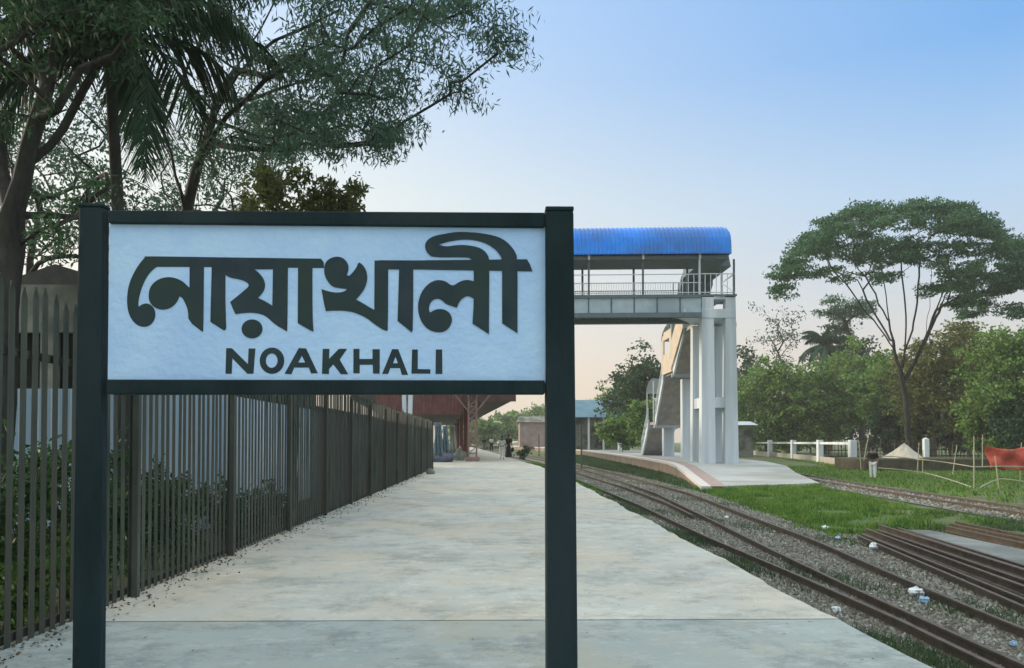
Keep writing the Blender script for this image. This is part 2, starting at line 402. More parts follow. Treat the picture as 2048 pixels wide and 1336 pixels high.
# main platform: paving in two pours with an open joint between them
def platmat(k=(1,1,1)):
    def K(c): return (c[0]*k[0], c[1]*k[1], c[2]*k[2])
    m = bpy.data.materials.new('platform_concrete'); m.use_nodes = True
    n = m.node_tree.nodes; L = m.node_tree.links; b = n['Principled BSDF']; b.inputs['Roughness'].default_value = .85
    b.inputs['Specular IOR Level'].default_value = .25
    tc = n.new('ShaderNodeTexCoord')
    def noise(scale, st, detail=7, rough=.6):
        mp = n.new('ShaderNodeMapping'); mp.inputs['Scale'].default_value = st; L.new(tc.outputs['Object'], mp.inputs[0])
        t = n.new('ShaderNodeTexNoise'); t.inputs['Scale'].default_value = scale; t.inputs['Detail'].default_value = detail; t.inputs['Roughness'].default_value = rough
        L.new(mp.outputs[0], t.inputs[0]); return t.outputs[0]
    def ramp(s, p0, p1, c0=(0,0,0), c1=(1,1,1)):
        r = n.new('ShaderNodeValToRGB'); e = r.color_ramp.elements; e[0].position = p0; e[1].position = p1; e[0].color = (*c0,1); e[1].color = (*c1,1)
        L.new(s, r.inputs[0]); return r.outputs[0]
    def mix(f, a, bb, k=1.0):
        mx = n.new('ShaderNodeMixRGB'); 
        if k != 1.0:
            mu = n.new('ShaderNodeMath'); mu.operation = 'MULTIPLY'; mu.inputs[1].default_value = k; L.new(f, mu.inputs[0]); f = mu.outputs[0]
        L.new(f, mx.inputs[0])
        for i, c in ((1,a),(2,bb)):
            if isinstance(c, tuple): mx.inputs[i].default_value = (*c,1)
            else: L.new(c, mx.inputs[i])
        return mx.outputs[0]
    base = ramp(noise(.5,(1,1,1)), .35, .65, K((.40,.445,.44)), K((.50,.545,.53)))
    c = mix(ramp(noise(.42,(1,.8,1),5,.7), .45,.60), base, K((.52,.49,.40)), .8)       # ochre dust
    c = mix(ramp(noise(.8,(.8,1,1),9,.75), .52,.62), c, K((.30,.335,.33)), .7)         # damp patches
    c = mix(ramp(noise(1.5,(1,1.1,1),12,.82), .50,.60), c, K((.24,.275,.27)), .65)           # broom marks across
    c = mix(ramp(noise(3.0,(1,1.2,1),10,.85), .52,.62), c, K((.62,.65,.63)), .6)
    c = mix(ramp(noise(60,(1,1,1),3), .62,.75), c, K((.2,.22,.22)), .4)
    L.new(c, b.inputs['Base Color'])
    bn = n.new('ShaderNodeBump'); bn.inputs['Strength'].default_value = .5; bn.inputs['Distance'].default_value = .012
    L.new(noise(6,(.8,1.5,1),12,.85), bn.inputs['Height']); L.new(bn.outputs[0], b.inputs['Normal'])
    return m
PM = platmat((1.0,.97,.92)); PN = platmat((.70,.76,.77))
EDGE = [(-4,2.36),(5,2.36),(20,2.32),(30,2.2),(38,1.95),(44,1.5),(52,1.0),(70,0),(110,-2.6),(180,-8)]
def edge_run(y0, y1, st=.25):
    ys = list(np.arange(y0, min(y1,50), st))+([y1] if y1 <= 50 else list(np.arange(50, y1+.1, 5)))
    return ys
ys = edge_run(-4, 5.405)
L_ = [(-3.02, y) for y in ys]
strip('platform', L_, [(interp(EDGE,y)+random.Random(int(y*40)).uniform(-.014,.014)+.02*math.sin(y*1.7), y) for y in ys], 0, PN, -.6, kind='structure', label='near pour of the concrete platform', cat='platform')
ys = edge_run(5.435, 180)
strip('platform', [(-3.02-(max(0,y-36)*.35), y) for y in ys], [(interp(EDGE,y)+random.Random(int(y*40)).uniform(-.022,.022)+.02*math.sin(y*1.7), y) for y in ys], 0, PM, -.6, kind='structure', label='long concrete platform beyond the joint', cat='platform')
random.seed(5)
# raised yard behind the fence
MB().box(-60,-3.04,-4,200,-.7,-.05).build('yard', mat('yard_soil', (.035,.05,.022),(.07,.075,.04),2,.95,.5,10,c3=(.03,.06,.018)), kind='structure', label='weedy ground behind the picket fence', cat='ground')

# ballast bed
RL = [(-3,4.04),(5,4.06),(6.3,4.08),(8,4.14),(10.5,4.12),(15,4.0),(22,4.03),(37,3.7),(50,3.25),(75,1.7),(110,-1.0),(180,-6.5)]            # outer left rail
RD = [(2,4.26),(6.3,4.34),(8.3,4.41),(10,4.46),(13.3,4.64),(17.6,4.93),(27,5.5),(38,5.55),(50,5.4),(75,4.1),(110,1.6),(180,-4)]  # diverging left rail
RR = [(-3,5.0),(4,5.04),(7.6,5.16),(10.5,5.44),(14.5,5.88),(18.9,6.14),(27.3,6.7),(38,6.65),(50,6.45),(75,5.1),(110,2.6),(180,-3)]  # right rail
RB = [(5.5,4.21),(8,4.27),(11.5,4.32)]
RS = [(19.2,4.80),(23,4.98),(30,5.0),(38,4.72),(50,4.28),(75,2.7),(110,0),(180,-5.5)]
ys = list(np.arange(-3, 180, 2.0))
gm = mat('track_gravel', (.14,.15,.125), (.26,.265,.235), 9, .95, .8, 22, c3=(.13,.15,.09), detail=10, lo=.4, hi=.6)
strip('track_bed', [(interp(RL,y)-.95, y) for y in ys], [(interp(RR,y)+.75, y) for y in ys], GZ+.03, gm, kind='structure', label='grey stone ballast under the tracks', cat='ballast')

def rail_mb(tab, y0, y1, top=-.6, hh=.125):
    """flat-bottom rail section swept along tab"""
    prof = [(-.045,-hh),(.045,-hh),(.045,-hh+.012),(.010,-hh+.028),(.010,-.035),(.027,-.026),(.027,0),(-.027,0),(-.027,-.026),(-.010,-.035),(-.010,-hh+.028),(-.045,-hh+.012)]
    ys = list(np.arange(y0, y1, 1.0))+[y1]; mb = MB(); n = len(prof)
    for y in ys:
        x = interp(tab, y)
        for (u, w) in prof: mb.v.append((x+u, y, top+w))
    for i in range(len(ys)-1):
        for k in range(n):
            k2 = (k+1) % n; mb.f.append((i*n+k, (i+1)*n+k, (i+1)*n+k2, i*n+k2))
    mb.f.append(tuple(range(n))); mb.f.append(tuple(reversed(range((len(ys)-1)*n, len(ys)*n))))
    return mb
def track(name, label, tl, tr, y0, y1, ysl0, ysl1, sp=.65, gauge_over=.4):
    t = empty(name, (interp(tl,max(y0,3)), max(y0,3), GZ), label, 'railway track', 'railway tracks beside the platform')
    for tb in (tl, tr):
        if tb: rail_mb(tb[0], tb[1], tb[2]).build('rail', M['rail'], t)
    return t
t = empty('railway_track', (4.5, 6, GZ), 'nearest railway track with rails running along the long platform edge', 'railway track')
rail_mb(RL, -3, 180).build('rail', M['rail'], t); rail_mb(RS, 19.2, 180).build('rail', M['rail'], t)
for y in np.arange(1, 36, .7):
    a = interp(RL, y)-.45; b = max(interp(RR, y)+.45 if y < 19 else interp(RS, y)+.4, a+1.9)
    r_ = random.Random(int(y*10)); MB().box(a+r_.uniform(-.06,.06), b+r_.uniform(-.06,.06), y, y+.2, GZ, GZ+.03+.004).build('sleeper', M['wood'], t)
t = empty('railway_track', (5.3, 12, GZ), 'second track branching off the nearest one at a switch toward the island platform', 'railway track')
rail_mb(RD, 2, 180).build('rail', M['rail'], t); rail_mb(RR, -3, 180).build('rail', M['rail'], t)
for y in np.arange(19.1, 42, .7):
    MB().box(interp(RD,y)-.4, interp(RR,y)+.4, y+.03, y+.23, GZ, GZ+.03+.004).build('sleeper', M['wood'], t)

# far right track
FR = [(8,14.2),(14,14.1),(21.6,14.6),(32.6,15.5),(41,16.5),(60,18.6),(90,21)]
FL = [(y, x-1.0) for y, x in FR]
ys = list(np.arange(8, 90, 2.0))
strip('track_bed', [(interp(FL,y)-.8, y) for y in ys], [(interp(FR,y)+.6, y) for y in ys], GZ+.03, gm, kind='structure', label='grey ballast under the far right track', cat='ballast')
t = empty('railway_track', (14, 20, GZ), 'far right railway track passing between island platform end and bamboo fence', 'railway track')
rail_mb(FL, 8, 90).build('rail', M['rail'], t); rail_mb(FR, 8, 90).build('rail', M['rail'], t)
for y in np.arange(10, 44, .75):
    MB().box(interp(FL,y)-.35, interp(FR,y)+.35, y, y+.2, GZ, GZ+.03+.004).build('sleeper', M['wood'], t)

# stored rails lying on the ground, and the slab between them
def loose(i, x0, x1, y0, y1, lab, z=GZ+.14):
    mb = rail_mb([(y0,x0),(y1,x1)], y0, y1, top=z)
    o = mb.build('loose_rail', M['rail'])
    tag(o, lab, 'rail', 'rusty rails stored on the ground right of the tracks')
labs = ['rusty loose rail nearest the switch tracks, leftmost of the stored row', 'second stored rail from the left, lying close beside the leftmost one',
        'third rusty stored rail from the left in the row', 'fourth rusty stored rail from the left in the row', 'fifth rusty stored rail, raised on the middle of the pile',
        'sixth stored rail from the left on the dark pile', 'seventh stored rail, next to the last before the concrete slab', 'stored rail lying directly against the left edge of the concrete slab']
for i in range(8):
    f = i/7; x1 = 7.05+f*1.5; x0 = 5.75+f*1.62; yy = 15.0+f*1.5+random.uniform(-.4,.5)
    loose(i, x0-.15, x1, 7.0, yy, labs[i], GZ+.14+(.07 if i in (2,5) else 0))
labs = ['rusty stored rail just right of the concrete slab', 'stored rail between two others right of the concrete slab', 'outermost rusty stored rail at the right picture edge']
for i in range(3): loose(i, 9.15+i*.42, 9.75+i*.4, 9.0, 16.8+i*.5, labs[i])
MB().box(7.95,9.15,8,16.4,GZ-.1,GZ+.10).add([],[]).build('concrete_slab', mat('old_slab', (.16,.18,.18),(.24,.26,.255),2,.9,.3,14,c3=(.13,.15,.14)), label='flat grey concrete slab lying between stored rails', cat='slab', bevel=.02)

# island platform with sloping end
IZ = 0.0
pl = gr(1405,973,-.62); kl = gr(1340,925,0); pr = gr(1640,966,-.62); kr = gr(1555,926,0)
le = [(pl.x,pl.y),(9.15,37.5),(9.65,42),(kl.x,kl.y+.5),(10.3,55),(10.7,75),(11.0,100),(9.5,130),(4.5,165),(-3,200)]
re = [(pr.x,pr.y),(15.2,39.5),(15.6,42),(15.9,46),(16.8,55),(18.5,75),(19.5,100),(18.5,130),(14,165),(6,200)]
zz = [-.62,-.40,-.12,0,0,0,0,0,0,0]
im = mat('island_paving', (.40,.43,.42), (.50,.52,.50), 1.2, .9, .3, 14, c3=(.32,.33,.30), stretch=(.6,1.4,1), detail=9)
strip('island_platform', le, re, zz, im, -.8, kind='structure', label='island platform sloping down to the grass under the footbridge', cat='platform')
# pale coping and the brick face under it
cop = MB(); fac = MB()
for i in range(len(le)-1):
    (x0,y0),(x1,y1) = le[i], le[i+1]
    cop.hexa([(x0-.06,y0,zz[i]-.12),(x0+.36,y0,zz[i]-.12),(x1+.36,y1,zz[i+1]-.12),(x1-.06,y1,zz[i+1]-.12)],
             [(x0-.06,y0,zz[i]+.012),(x0+.36,y0,zz[i]+.012),(x1+.36,y1,zz[i+1]+.012),(x1-.06,y1,zz[i+1]+.012)])
    fac.hexa([(x0-.03,y0+.02,-.8),(x0+.2,y0+.02,-.8),(x1+.2,y1-.01,-.8),(x1-.03,y1-.01,-.8)],
             [(x0-.03,y0+.02,zz[i]-.121),(x0+.2,y0+.02,zz[i]-.121),(x1+.2,y1-.01,zz[i+1]-.121),(x1-.03,y1-.01,zz[i+1]-.121)])
cop.build('platform_coping', mat('pale_coping', (.60,.56,.52),(.68,.64,.60),3,.8), kind='structure', label='pale coping along the island platform edge', cat='coping')
bm_ = mat('brick_face', (.26,.19,.15),(.33,.27,.22),2.5,.9,.4,20,c3=(.20,.20,.15))
fac.build('platform_wall', bm_, kind='structure', label='brick face of the island platform', cat='platform wall')
# reddish paving band behind the coping
mb = MB()
for i in range(0,5):
    (x0,y0),(x1,y1) = le[i], le[i+1]
    a = [(x0+.38,y0+.03,zz[i]+.006),(x0+1.0,y0+.03,zz[i]+.006),(x1+1.0,y1,zz[i+1]+.006),(x1+.38,y1,zz[i+1]+.006)]
    mb.add(a, [(0,1,2,3)])
mb.build('paving_band', mat('pink_paving',(.34,.27,.24),(.42,.34,.30),3,.9,.2), kind='structure', label='pinkish paving band along the island platform edge', cat='paving')

# ================================================================== STATION SIGN
def taperpost(cx0, cy0, w0, cx1, cy1, w1, z0, z1, dz=.13):
    return MB().hexa([(cx0-w0/2,cy0-dz/2,z0),(cx0+w0/2,cy0-dz/2,z0),(cx0+w0/2,cy0+dz/2,z0),(cx0-w0/2,cy0+dz/2,z0)],
                     [(cx1-w1/2,cy1-dz/2,z1),(cx1+w1/2,cy1-dz/2,z1),(cx1+w1/2,cy1+dz/2,z1),(cx1-w1/2,cy1+dz/2,z1)])
YL, YR = 3.66, 3.735
A = at(187.5, 600, YL); B = at(1117.5, 600, YR)
sx0, sx1 = A.x, B.x
def sy(x): return YL+(YR-YL)*(x-sx0)/(sx1-sx0)
root = empty('station_sign', ((sx0+sx1)/2, (YL+YR)/2, 0), 'large station name board with dark green posts and pale blue panel in Bengali and English', 'sign')
zt_l = at(187,412,YL).z; zt_r = at(1117,421,YR).z
taperpost(at(178,1336,YL).x, YL, .130, at(188.5,412,YL).x, YL, .116, -.3, zt_l-.012, .07).build('post', M['frame'], root, bevel=.012)
taperpost(sx1+.012, YR, .150, sx1, YR, .134, -.3, zt_r-.018).build('post', M['frame'], root, bevel=.012)
MB().box(at(188.5,412,YL).x-.061,at(188.5,412,YL).x+.061,YL-.037,YL+.037,zt_l-.014,zt_l+.004).build('post_cap', M['frame'], root, bevel=.006)
MB().box(sx1-.068,sx1+.068,YR-.067,YR+.067,zt_r-.020,zt_r+.002).build('post_cap', M['frame'], root, bevel=.006)
bx0 = at(216,600,YL-.03).x; bx1 = at(1089,600,YR-.03).x
def beam(pyl0, pyl1, pyr0, pyr1, dpt, name):
    a0 = at(216,pyl0,YL).z; a1 = at(216,pyl1,YL).z; b0 = at(1089,pyr0,YR).z; b1 = at(1089,pyr1,YR).z
    h = dpt/2
    MB().hexa([(bx0,sy(bx0)-h,a1),(bx1,sy(bx1)-h,b1),(bx1,sy(bx1)+h,b1),(bx0,sy(bx0)+h,a1)],
              [(bx0,sy(bx0)-h,a0),(bx1,sy(bx1)-h,b0),(bx1,sy(bx1)+h,b0),(bx0,sy(bx0)+h,a0)]).build(name, M['frame'], root, bevel=.006)
beam(425,450,430,459,.085,'top_rail'); beam(760,789,762,789,.085,'bottom_rail')
bd = -.018   # board front sits slightly behind the rail fronts
def bpt(px, py, off=0.0):
    u = (px-218)/868.0; x = bx0+(bx1-bx0)*(px-216)/873.0; y = sy(x)+bd+off
    return Vector((x, y, at(px, py, y).z))
def plate(loops, off, th, m, name, merge=None):
    mb = merge or MB(); pts = []; 
    for lp in loops: pts.append([bpt(x, y, off) for x, y in lp])
    flat = [p for lp in pts for p in lp]
    tri = tessellate_polygon([[Vector((p.x, p.z, 0)) for p in lp] for lp in pts])
    n = len(flat); mb2v = [tuple(p) for p in flat]+[(p.x, p.y+th, p.z) for p in flat]
    f = [tuple(t) for t in tri]; k = 0
    for lp in pts:
        m_ = len(lp)
        for i in range(m_):
            j = (i+1) % m_; f.append((k+i, k+j, n+k+j, n+k+i))
        k += m_
    mb.add(mb2v, f); return mb
PANEL = plate([[(214,446),(1091,454),(1091,766),(214,764)]], 0, .02, None, None).build('panel', M['board'], root)

def sm(pts, closed=True, it=1):
    """light corner rounding of a traced outline"""
    for _ in range(it):
        out = []; n = len(pts)
        for i in range(n):
            a = pts[i-1]; b = pts[i]; c = pts[(i+1) % n]
            v1 = Vector((b[0]-a[0], b[1]-a[1])); v2 = Vector((c[0]-b[0], c[1]-b[1]))
            ang = abs(v1.angle(v2, 0)) if v1.length and v2.length else 0
            if ang > 1.0: out.append(b)
            else:
                out.append((b[0]*.75+a[0]*.25, b[1]*.75+a[1]*.25)); out.append((b[0]*.75+c[0]*.25, b[1]*.75+c[1]*.25))
        pts = out
    return pts
def Z(o, s, pts, it=1): return sm([(o[0]+x/s, o[1]+y/s) for x, y in pts], it=it)
r1 = ((240,500),7.42); r2 = ((440,500),7.42); r3 = ((620,500),7.42); r4 = ((820,455),5.936)
shapes = []
# headline stroke of the first half
shapes.append([[(283,512.8),(300,512.6),(634,517.3),(639.5,524),(640,536),(400,534),(305,533.6)]])
shapes.append([Z(*r1, [(335,100),(240,220),(170,340),(115,470),(85,600),(75,740),(85,860),(110,960),(160,1050),(220,1110),(290,1138),(360,1140),(420,1112),(470,1055),(492,980),(490,925),(475,875),(445,832),(400,800),(345,790),(290,808),(248,842),(240,800),(245,740),(265,640),(300,530),(350,420),(410,330),(480,265),(520,245)])])
shapes.append([Z(*r1, [(390,670),(398,595),(430,520),(500,452),(590,412),(690,398),(790,418),(880,460),(950,525),(985,560),(985,200),(1195,200),(1195,1195),(1180,1215),(975,1055),(968,900),(930,800),(885,712),(842,688),(800,780),(730,850),(640,885),(560,885),(490,860),(430,810),(395,740)])])
shapes.append([[(416.5,528),(443.6,528),(443.9,600),(446,656),(444,660.8),(439,659.5),(414.5,643.5)]])
shapes.append([Z(*r2, [(25,200),(25,370),(100,412),(200,428),(300,455),(370,500),(370,545),(300,605),(200,690),(100,770),(140,870),(180,950),(320,932),(430,928),(560,950),(640,990),(770,1110),(935,1205),(948,1190),(948,200)]),
               Z(*r2, [(455,285),(530,345),(590,425),(615,510),(603,590),(565,650),(510,710),(620,760),(722,825),(728,285)])])
shapes.append([[(497.3+20.8*math.cos(a), 657.7+19*math.sin(a)) for a in [i*math.pi/14 for i in range(28)]]])
shapes.append([Z(*r2, [(1100,200),(1312,200),(1318,1000),(1335,1210),(1300,1200),(1100,1085)])])
shapes.append([Z(*r3, [(150,300),(158,215),(200,150),(270,110),(350,95),(430,115),(490,170),(517,240),(515,300),(490,372),(530,382),(590,320),(640,250),(655,200),(680,185),(730,220),(775,290),(797,370),(797,450),(765,560),(705,650),(630,735),(720,780),(800,830),(905,888),(905,155),(1110,155),(1110,1180),(1095,1200),(1040,1185),(950,1130),(880,1080),(800,1015),(700,965),(600,925),(500,905),(380,895),(180,905),(150,780),(115,578),(190,605),(300,630),(400,630),(470,608),(495,578),(380,566),(280,545),(215,480),(165,390)])])
shapes.append([[(752,520.4),(820,520.7),(1053,518.4),(1059,528),(1064.5,542.5),(1030,542),(820,538.6),(752,538.4)]])
shapes.append([[(792,530),(820.3,530),(820.5,600),(819.5,660),(817.5,664.5),(789,641.8)]])
shapes.append([Z(*r4, [(745,640),(700,628),(650,620),(570,637),(492,690),(450,680),(400,640),(320,620),(240,635),(160,690),(100,770),(67,870),(60,960),(75,1050),(110,1130),(170,1200),(250,1237),(330,1245),(400,1225),(450,1172),(476,1100),(460,1040),(420,992),(350,965),(280,970),(205,1008),(190,970),(200,910),(240,855),(310,840),(360,870),(400,910),(530,950),(560,880),(610,830),(670,808),(745,850)])])
shapes.append([Z(*r4, [(735,900),(735,420),(690,358),(620,352),(240,352),(180,312),(145,250),(145,190),(180,140),(250,100),(400,70),(540,50),(700,55),(850,70),(980,95),(1080,130),(1160,190),(1230,270),(1268,360),(1268,1255),(1080,1137),(1080,370),(1040,305),(980,245),(900,195),(800,160),(680,140),(540,145),(400,172),(305,203),(400,227),(520,208),(640,206),(780,230),(860,270),(910,330),(925,400),(920,1265),(720,1140)])])
mb = MB()
for i, s in enumerate(shapes): plate(s, -.0016-.00022*i, .0012+.00022*i, None, None, merge=mb)
mb.build('bengali_lettering', M['letter'], PANEL)
r5 = ((430,680),8.904); r6 = ((650,680),8.192)
def ell(o, s, cx, cy, rx, ry, n=28): return [(o[0]+(cx+rx*math.cos(i*2*math.pi/n))/s, o[1]+(cy+ry*math.sin(i*2*math.pi/n))/s) for i in range(n)]
eng = [[Z(*r5,[(135,600),(145,145),(245,145),(530,430),(540,150),(660,150),(628,600),(520,600),(255,325),(245,600)],it=0)],
       [ell(*r5,955,368,218,234), ell(*r5,950,367,104,128)],
       [Z(*r5,[(1180,600),(1430,142),(1560,150),(1770,590),(1650,595),(1610,490),(1350,490),(1300,610)],it=0), Z(*r5,[(1485,280),(1420,400),(1545,400)],it=0)],
       [Z(*r6,[(-95,145),(15,145),(10,310),(170,145),(305,145),(185,320),(325,560),(205,560),(80,400),(10,475),(10,555),(-105,555)],it=0)],
       [Z(*r6,[(410,145),(510,145),(510,310),(725,310),(725,150),(845,150),(845,550),(735,550),(730,405),(515,405),(515,545),(410,545)],it=0)],
       [Z(*r6,[(885,555),(1050,150),(1150,150),(1315,570),(1210,570),(1180,460),(1020,460),(985,555)],it=0), Z(*r6,[(1105,275),(1065,380),(1145,380)],it=0)],
       [Z(*r6,[(1380,155),(1475,155),(1475,475),(1685,480),(1685,550),(1370,550)],it=0)],
       [Z(*r6,[(1775,155),(1880,155),(1885,555),(1770,555)],it=0)]]
mb = MB()
for i, s in enumerate(eng): plate(s, -.0016, .0012, None, None, merge=mb)
mb.build('english_lettering', M['letter'], PANEL)

# ================================================================== PICKET FENCE
FX = -2.94
root = empty('picket_fence', (FX, 6, 0), 'long dark steel palisade fence with pointed pickets along the left platform side', 'fence')
def ftop(y): return 2.22-.004*max(0,y-5)
ends = 34.0
for y in [3.95,6.27,8.5,10.8,13.05,15.3,17.6,19.9,22.2,24.5,26.8,29.1,31.4,33.9]:
    MB().box(FX+.004,FX+.056,y-.027,y+.027,-.05,ftop(y)-.10).build('post', M['picket'], root, bevel=.006)
for z in (.05, 1.80):
    mb = MB(); mb.bar((FX-.05,2.4,z),(FX-.05,ends,z-(.1 if z>1 else 0)),.03,.05); mb.build('rail', M['picket'], root)
ys = list(np.arange(2.6, ends, .118))
def picket(mb, y, rg):
    t = ftop(y)+rg.uniform(-.03,.03)+(.10 if rg.random() < .04 else 0); w = .030; b = -.06; tw = rg.uniform(-.006,.006); ln = rg.uniform(-.012,.012)
    # W-section pale: two canted leaves
    x = FX-.012
    p = [(x,-w),(x-.012,0),(x,w),(x-.004,w),(x-.016,0),(x-.004,-w)]
    base = len(mb.v)
    for z, k, dy in ((b,1,0),(t-.07,1,ln),(t,.12,ln)):
        for (px_, dy_) in p: mb.v.append((px_+tw*(z/2), y+dy+dy_*k, z))
    for l in range(2):
        for i in range(6):
            j = (i+1) % 6; mb.f.append((base+l*6+i, base+l*6+j, base+(l+1)*6+j, base+(l+1)*6+i))
    mb.f.append(tuple(base+12+i for i in range(6)))
rg = random.Random(2)
for y in ys[:100]: mb = MB(); picket(mb, y, rg); mb.build('picket', M['picket'], root)
mb = MB()
for y in ys[100:]: picket(mb, y, rg)
mb.build('pickets', M['picket'], root, kind='stuff')

# shed behind the fence
root = empty('tin_shed', (-7, 12, -.05), 'old shed with corrugated tin walls and weathered gable behind the fence', 'shed')
def corr(mb, p0, p1, z0, z1, amp=.018, pitch=.09, t=0):
    p0 = Vector((*p0,0)); p1 = Vector((*p1,0)); L = (p1-p0).length; n = int(L/(pitch/4)); d = (p1-p0)/n; nn = Vector((d.y,-d.x,0)).normalized()
    base = len(mb.v)
    for i in range(n+1):
        q = p0+d*i+nn*amp*math.sin(i*math.pi/2)
        mb.v.append((q.x,q.y,z0)); mb.v.append((q.x,q.y,z1))
    for i in range(n): mb.f.append((base+2*i, base+2*i+2, base+2*i+3, base+2*i+1))
mb = MB(); corr(mb, (-11,11), (-4.3,11), -.05, 1.98); corr(mb, (-4.3,11), (-4.3,17.6), -.05, 1.98, t=1); mb.build('tin_wall', M['tin'], root)
MB().box(-11,-4.5,11.25,19,1.6,2.80).build('opening_shade', M['dark'], root)  # solid near-black block standing in for shade inside the open band
MB().box(-11.1,-4.35,11.05,11.22,2.78,3.46).build('fascia', M['wallgrey'], root)
MB().box(-4.5,-4.33,11.23,19,2.70,3.30).build('fascia', M['wallgrey'], root)
for x in (-10,-8.2,-6.4,-4.6): MB().box(x-.1,x+.1,11.05,11.2,1.98,2.78).build('pillar', M['wallgrey'], root)
a = at(110,528,12.0); mb = MB()
mb.add([(a.x-2.2,12,3.2),(a.x,12,a.z),(a.x+2.2,12,3.3),(a.x-2.2,20,3.2),(a.x,20,a.z),(a.x+2.2,20,3.3),(a.x-2.2,12,3.1),(a.x+2.2,12,3.1)],[(0,1,4,3),(1,2,5,4),(6,7,2,1,0)])
mb.build('roof', M['tindark'], root)

MB().box(-4.5,-4.25,17.8,37,-.06,2.06).build('boundary_wall', mat('dark_old_wall',(.07,.085,.075),(.12,.13,.115),2,.9,.4,16), label='long low mildewed wall behind the far half of the picket fence', cat='wall')
# weeds and shrubs behind the fence
rsn = np.random.RandomState(11)
sh = [('leafy climbing weed by the first fence bay at the left edge',-3.5,3.9,1.25),('tall green weed behind pickets left of the left sign post',-3.6,4.7,1.0),
      ('dense dark weed behind the left sign post',-3.45,5.4,1.15),('tall leafy weed seen just right of the left sign post',-3.6,6.2,1.35),
      ('leafy weed around the first tall fence post',-3.7,7.0,1.2),('low bushy weed behind the second fence bay',-3.5,7.9,1.0),
      ('dark low weed near the second fence post',-3.8,8.9,.95),('small dark weed beyond the second fence post',-3.5,10.0,.6),('low weed near the third fence post',-3.6,11.6,.5),
      ('bright low weed at the fence foot near the left edge',-3.3,4.25,.5),('bright low weed at the fence foot right of left sign post',-3.3,5.9,.45)]
for i, (lab, x, y, h) in enumerate(sh):
    T = np.array([[x,y,h*.5]])+rsn.normal(size=(26,3))*np.array([.28,.42,h*.24]); T[:,2] = np.clip(T[:,2], .05, h*1.25); T[:,0] = np.minimum(T[:,0], -3.36)
    tree('weed_bush', lab, (x,y,-.05), [[(x,y,-.05),(x,y,h*.3)]], T, M['leaf_mid'] if i > 8 else M['leaf_weed'], M['barkpale'], 20+i, .015, 120, (.12,.16,.18), (.06,.03), .3, group='weeds growing behind the picket fence', cat='shrub', step=.15, wob=.02, rtip=.004)

# ================================================================== TREES, LEFT
# T2: feathery spreading tree
rs = np.random.RandomState(7); d2 = 13.0
def A3(px, py, d): return np.array(at(px, py, d))
tg = []
# crown areas in the picture, each a sample box (px,py,halfw,halfh,depth range,count)
for (px,py,hw,hh,n) in [(330,40,120,70,20),(520,60,160,90,34),(620,160,130,80,34),(720,90,120,80,42),(560,230,110,50,16),(700,230,90,50,24),(470,160,80,100,8),
                        (830,60,90,60,30),(900,20,60,30,14),(960,20,40,22,9),(790,170,60,50,14),(1010,65,26,24,7),(900,150,40,20,6),(925,187,34,8,5),(760,290,30,14,4),(600,285,90,20,10),(640,265,170,40,34),(440,300,60,60,8),(1000,95,30,14,4),(790,262,34,18,6),(850,-40,160,50,26),(600,-60,250,60,36),(300,-60,200,60,24)]:
    for _ in range(n):
        tg.append(A3(px+rs.uniform(-hw,hw), py+rs.uniform(-hh,hh), d2+rs.uniform(-2.6,2.6) if hw > 45 else d2+rs.uniform(-.7,.7)))
b = at(375,700,d2); b.z = -.05
def pl_(*q): return [A3(x,y,d2+dd) for x,y,dd in q]
trunk = [[np.array((b.x,b.y,-.05)), A3(372,560,d2), A3(372,430,d2)],
         pl_((372,430,0),(395,330,.1),(425,240,.2),(450,170,.3),(490,110,.4)),
         pl_((372,430,0),(350,350,-.3),(325,260,-.5),(310,180,-.8)),
         pl_((385,370,0),(400,280,.5),(410,180,.9),(440,90,1.2)),
         pl_((425,240,.2),(475,150,-.4),(550,80,-.8),(640,40,-1)),
         pl_((410,260,.2),(470,200,1),(560,190,1.5)),
         pl_((325,260,-.5),(380,120,-1),(430,30,-1.2)), pl_((395,330,.1),(455,230,-.6),(530,160,-1.2),(610,110,-1.6)), pl_((372,400,0),(420,300,1),(500,240,2),(590,230,2.4)),
         pl_((350,350,-.3),(300,240,.6),(250,150,1.2),(230,60,1.5)), pl_((410,180,.9),(370,90,1.2),(350,10,1.4)), pl_((450,170,.3),(520,60,.8),(560,-20,1.2)), pl_((440,200,.3),(500,200,.9),(580,170,1.6),(680,150,2))]
tree('feathery_tree', 'tall spreading tree with feathery drooping leaves filling the top left behind the sign', (b.x,b.y,-.05), trunk, tg, M['leaf_feather'], M['bark'], 7, .10, 66, (.42,.42,.22), (.135,.028), .7, bf=.14, step=.45, wob=.07, minz=4.4, power=.45)
# T1: big leaning tree at the left edge
rs = np.random.RandomState(8); d1 = 9.5; tg = []
for (px,py,hw,hh,n) in [(60,30,110,50,26),(170,20,110,50,22),(20,120,60,60,12),(250,60,60,60,8),(60,250,70,60,3),(120,400,60,40,4),(200,360,50,40,3),(100,470,50,20,3),(0,-60,200,50,20),(260,-40,120,40,10)]:
    for _ in range(n): tg.append(A3(px+rs.uniform(-hw,hw), py+rs.uniform(-hh,hh), d1+rs.uniform(-1.2,2.5)))
b = at(8,900,d1)
def p1(*q): return [A3(x,y,d1+dd) for x,y,dd in q]
trunk = [[np.array((b.x-.1,b.y,-.05)), A3(8,620,d1), A3(22,430,d1), A3(55,300,d1), A3(95,170,d1), A3(115,60,d1)],
         p1((40,350,0),(100,290,.3),(150,210,.6),(190,140,.9),(240,60,1.2)), p1((110,165,0),(160,220,.5),(210,270,.8)), p1((22,430,0),(-20,250,.5),(-40,100,.6)),
         p1((95,190,0),(60,90,-.3),(40,10,-.5))]
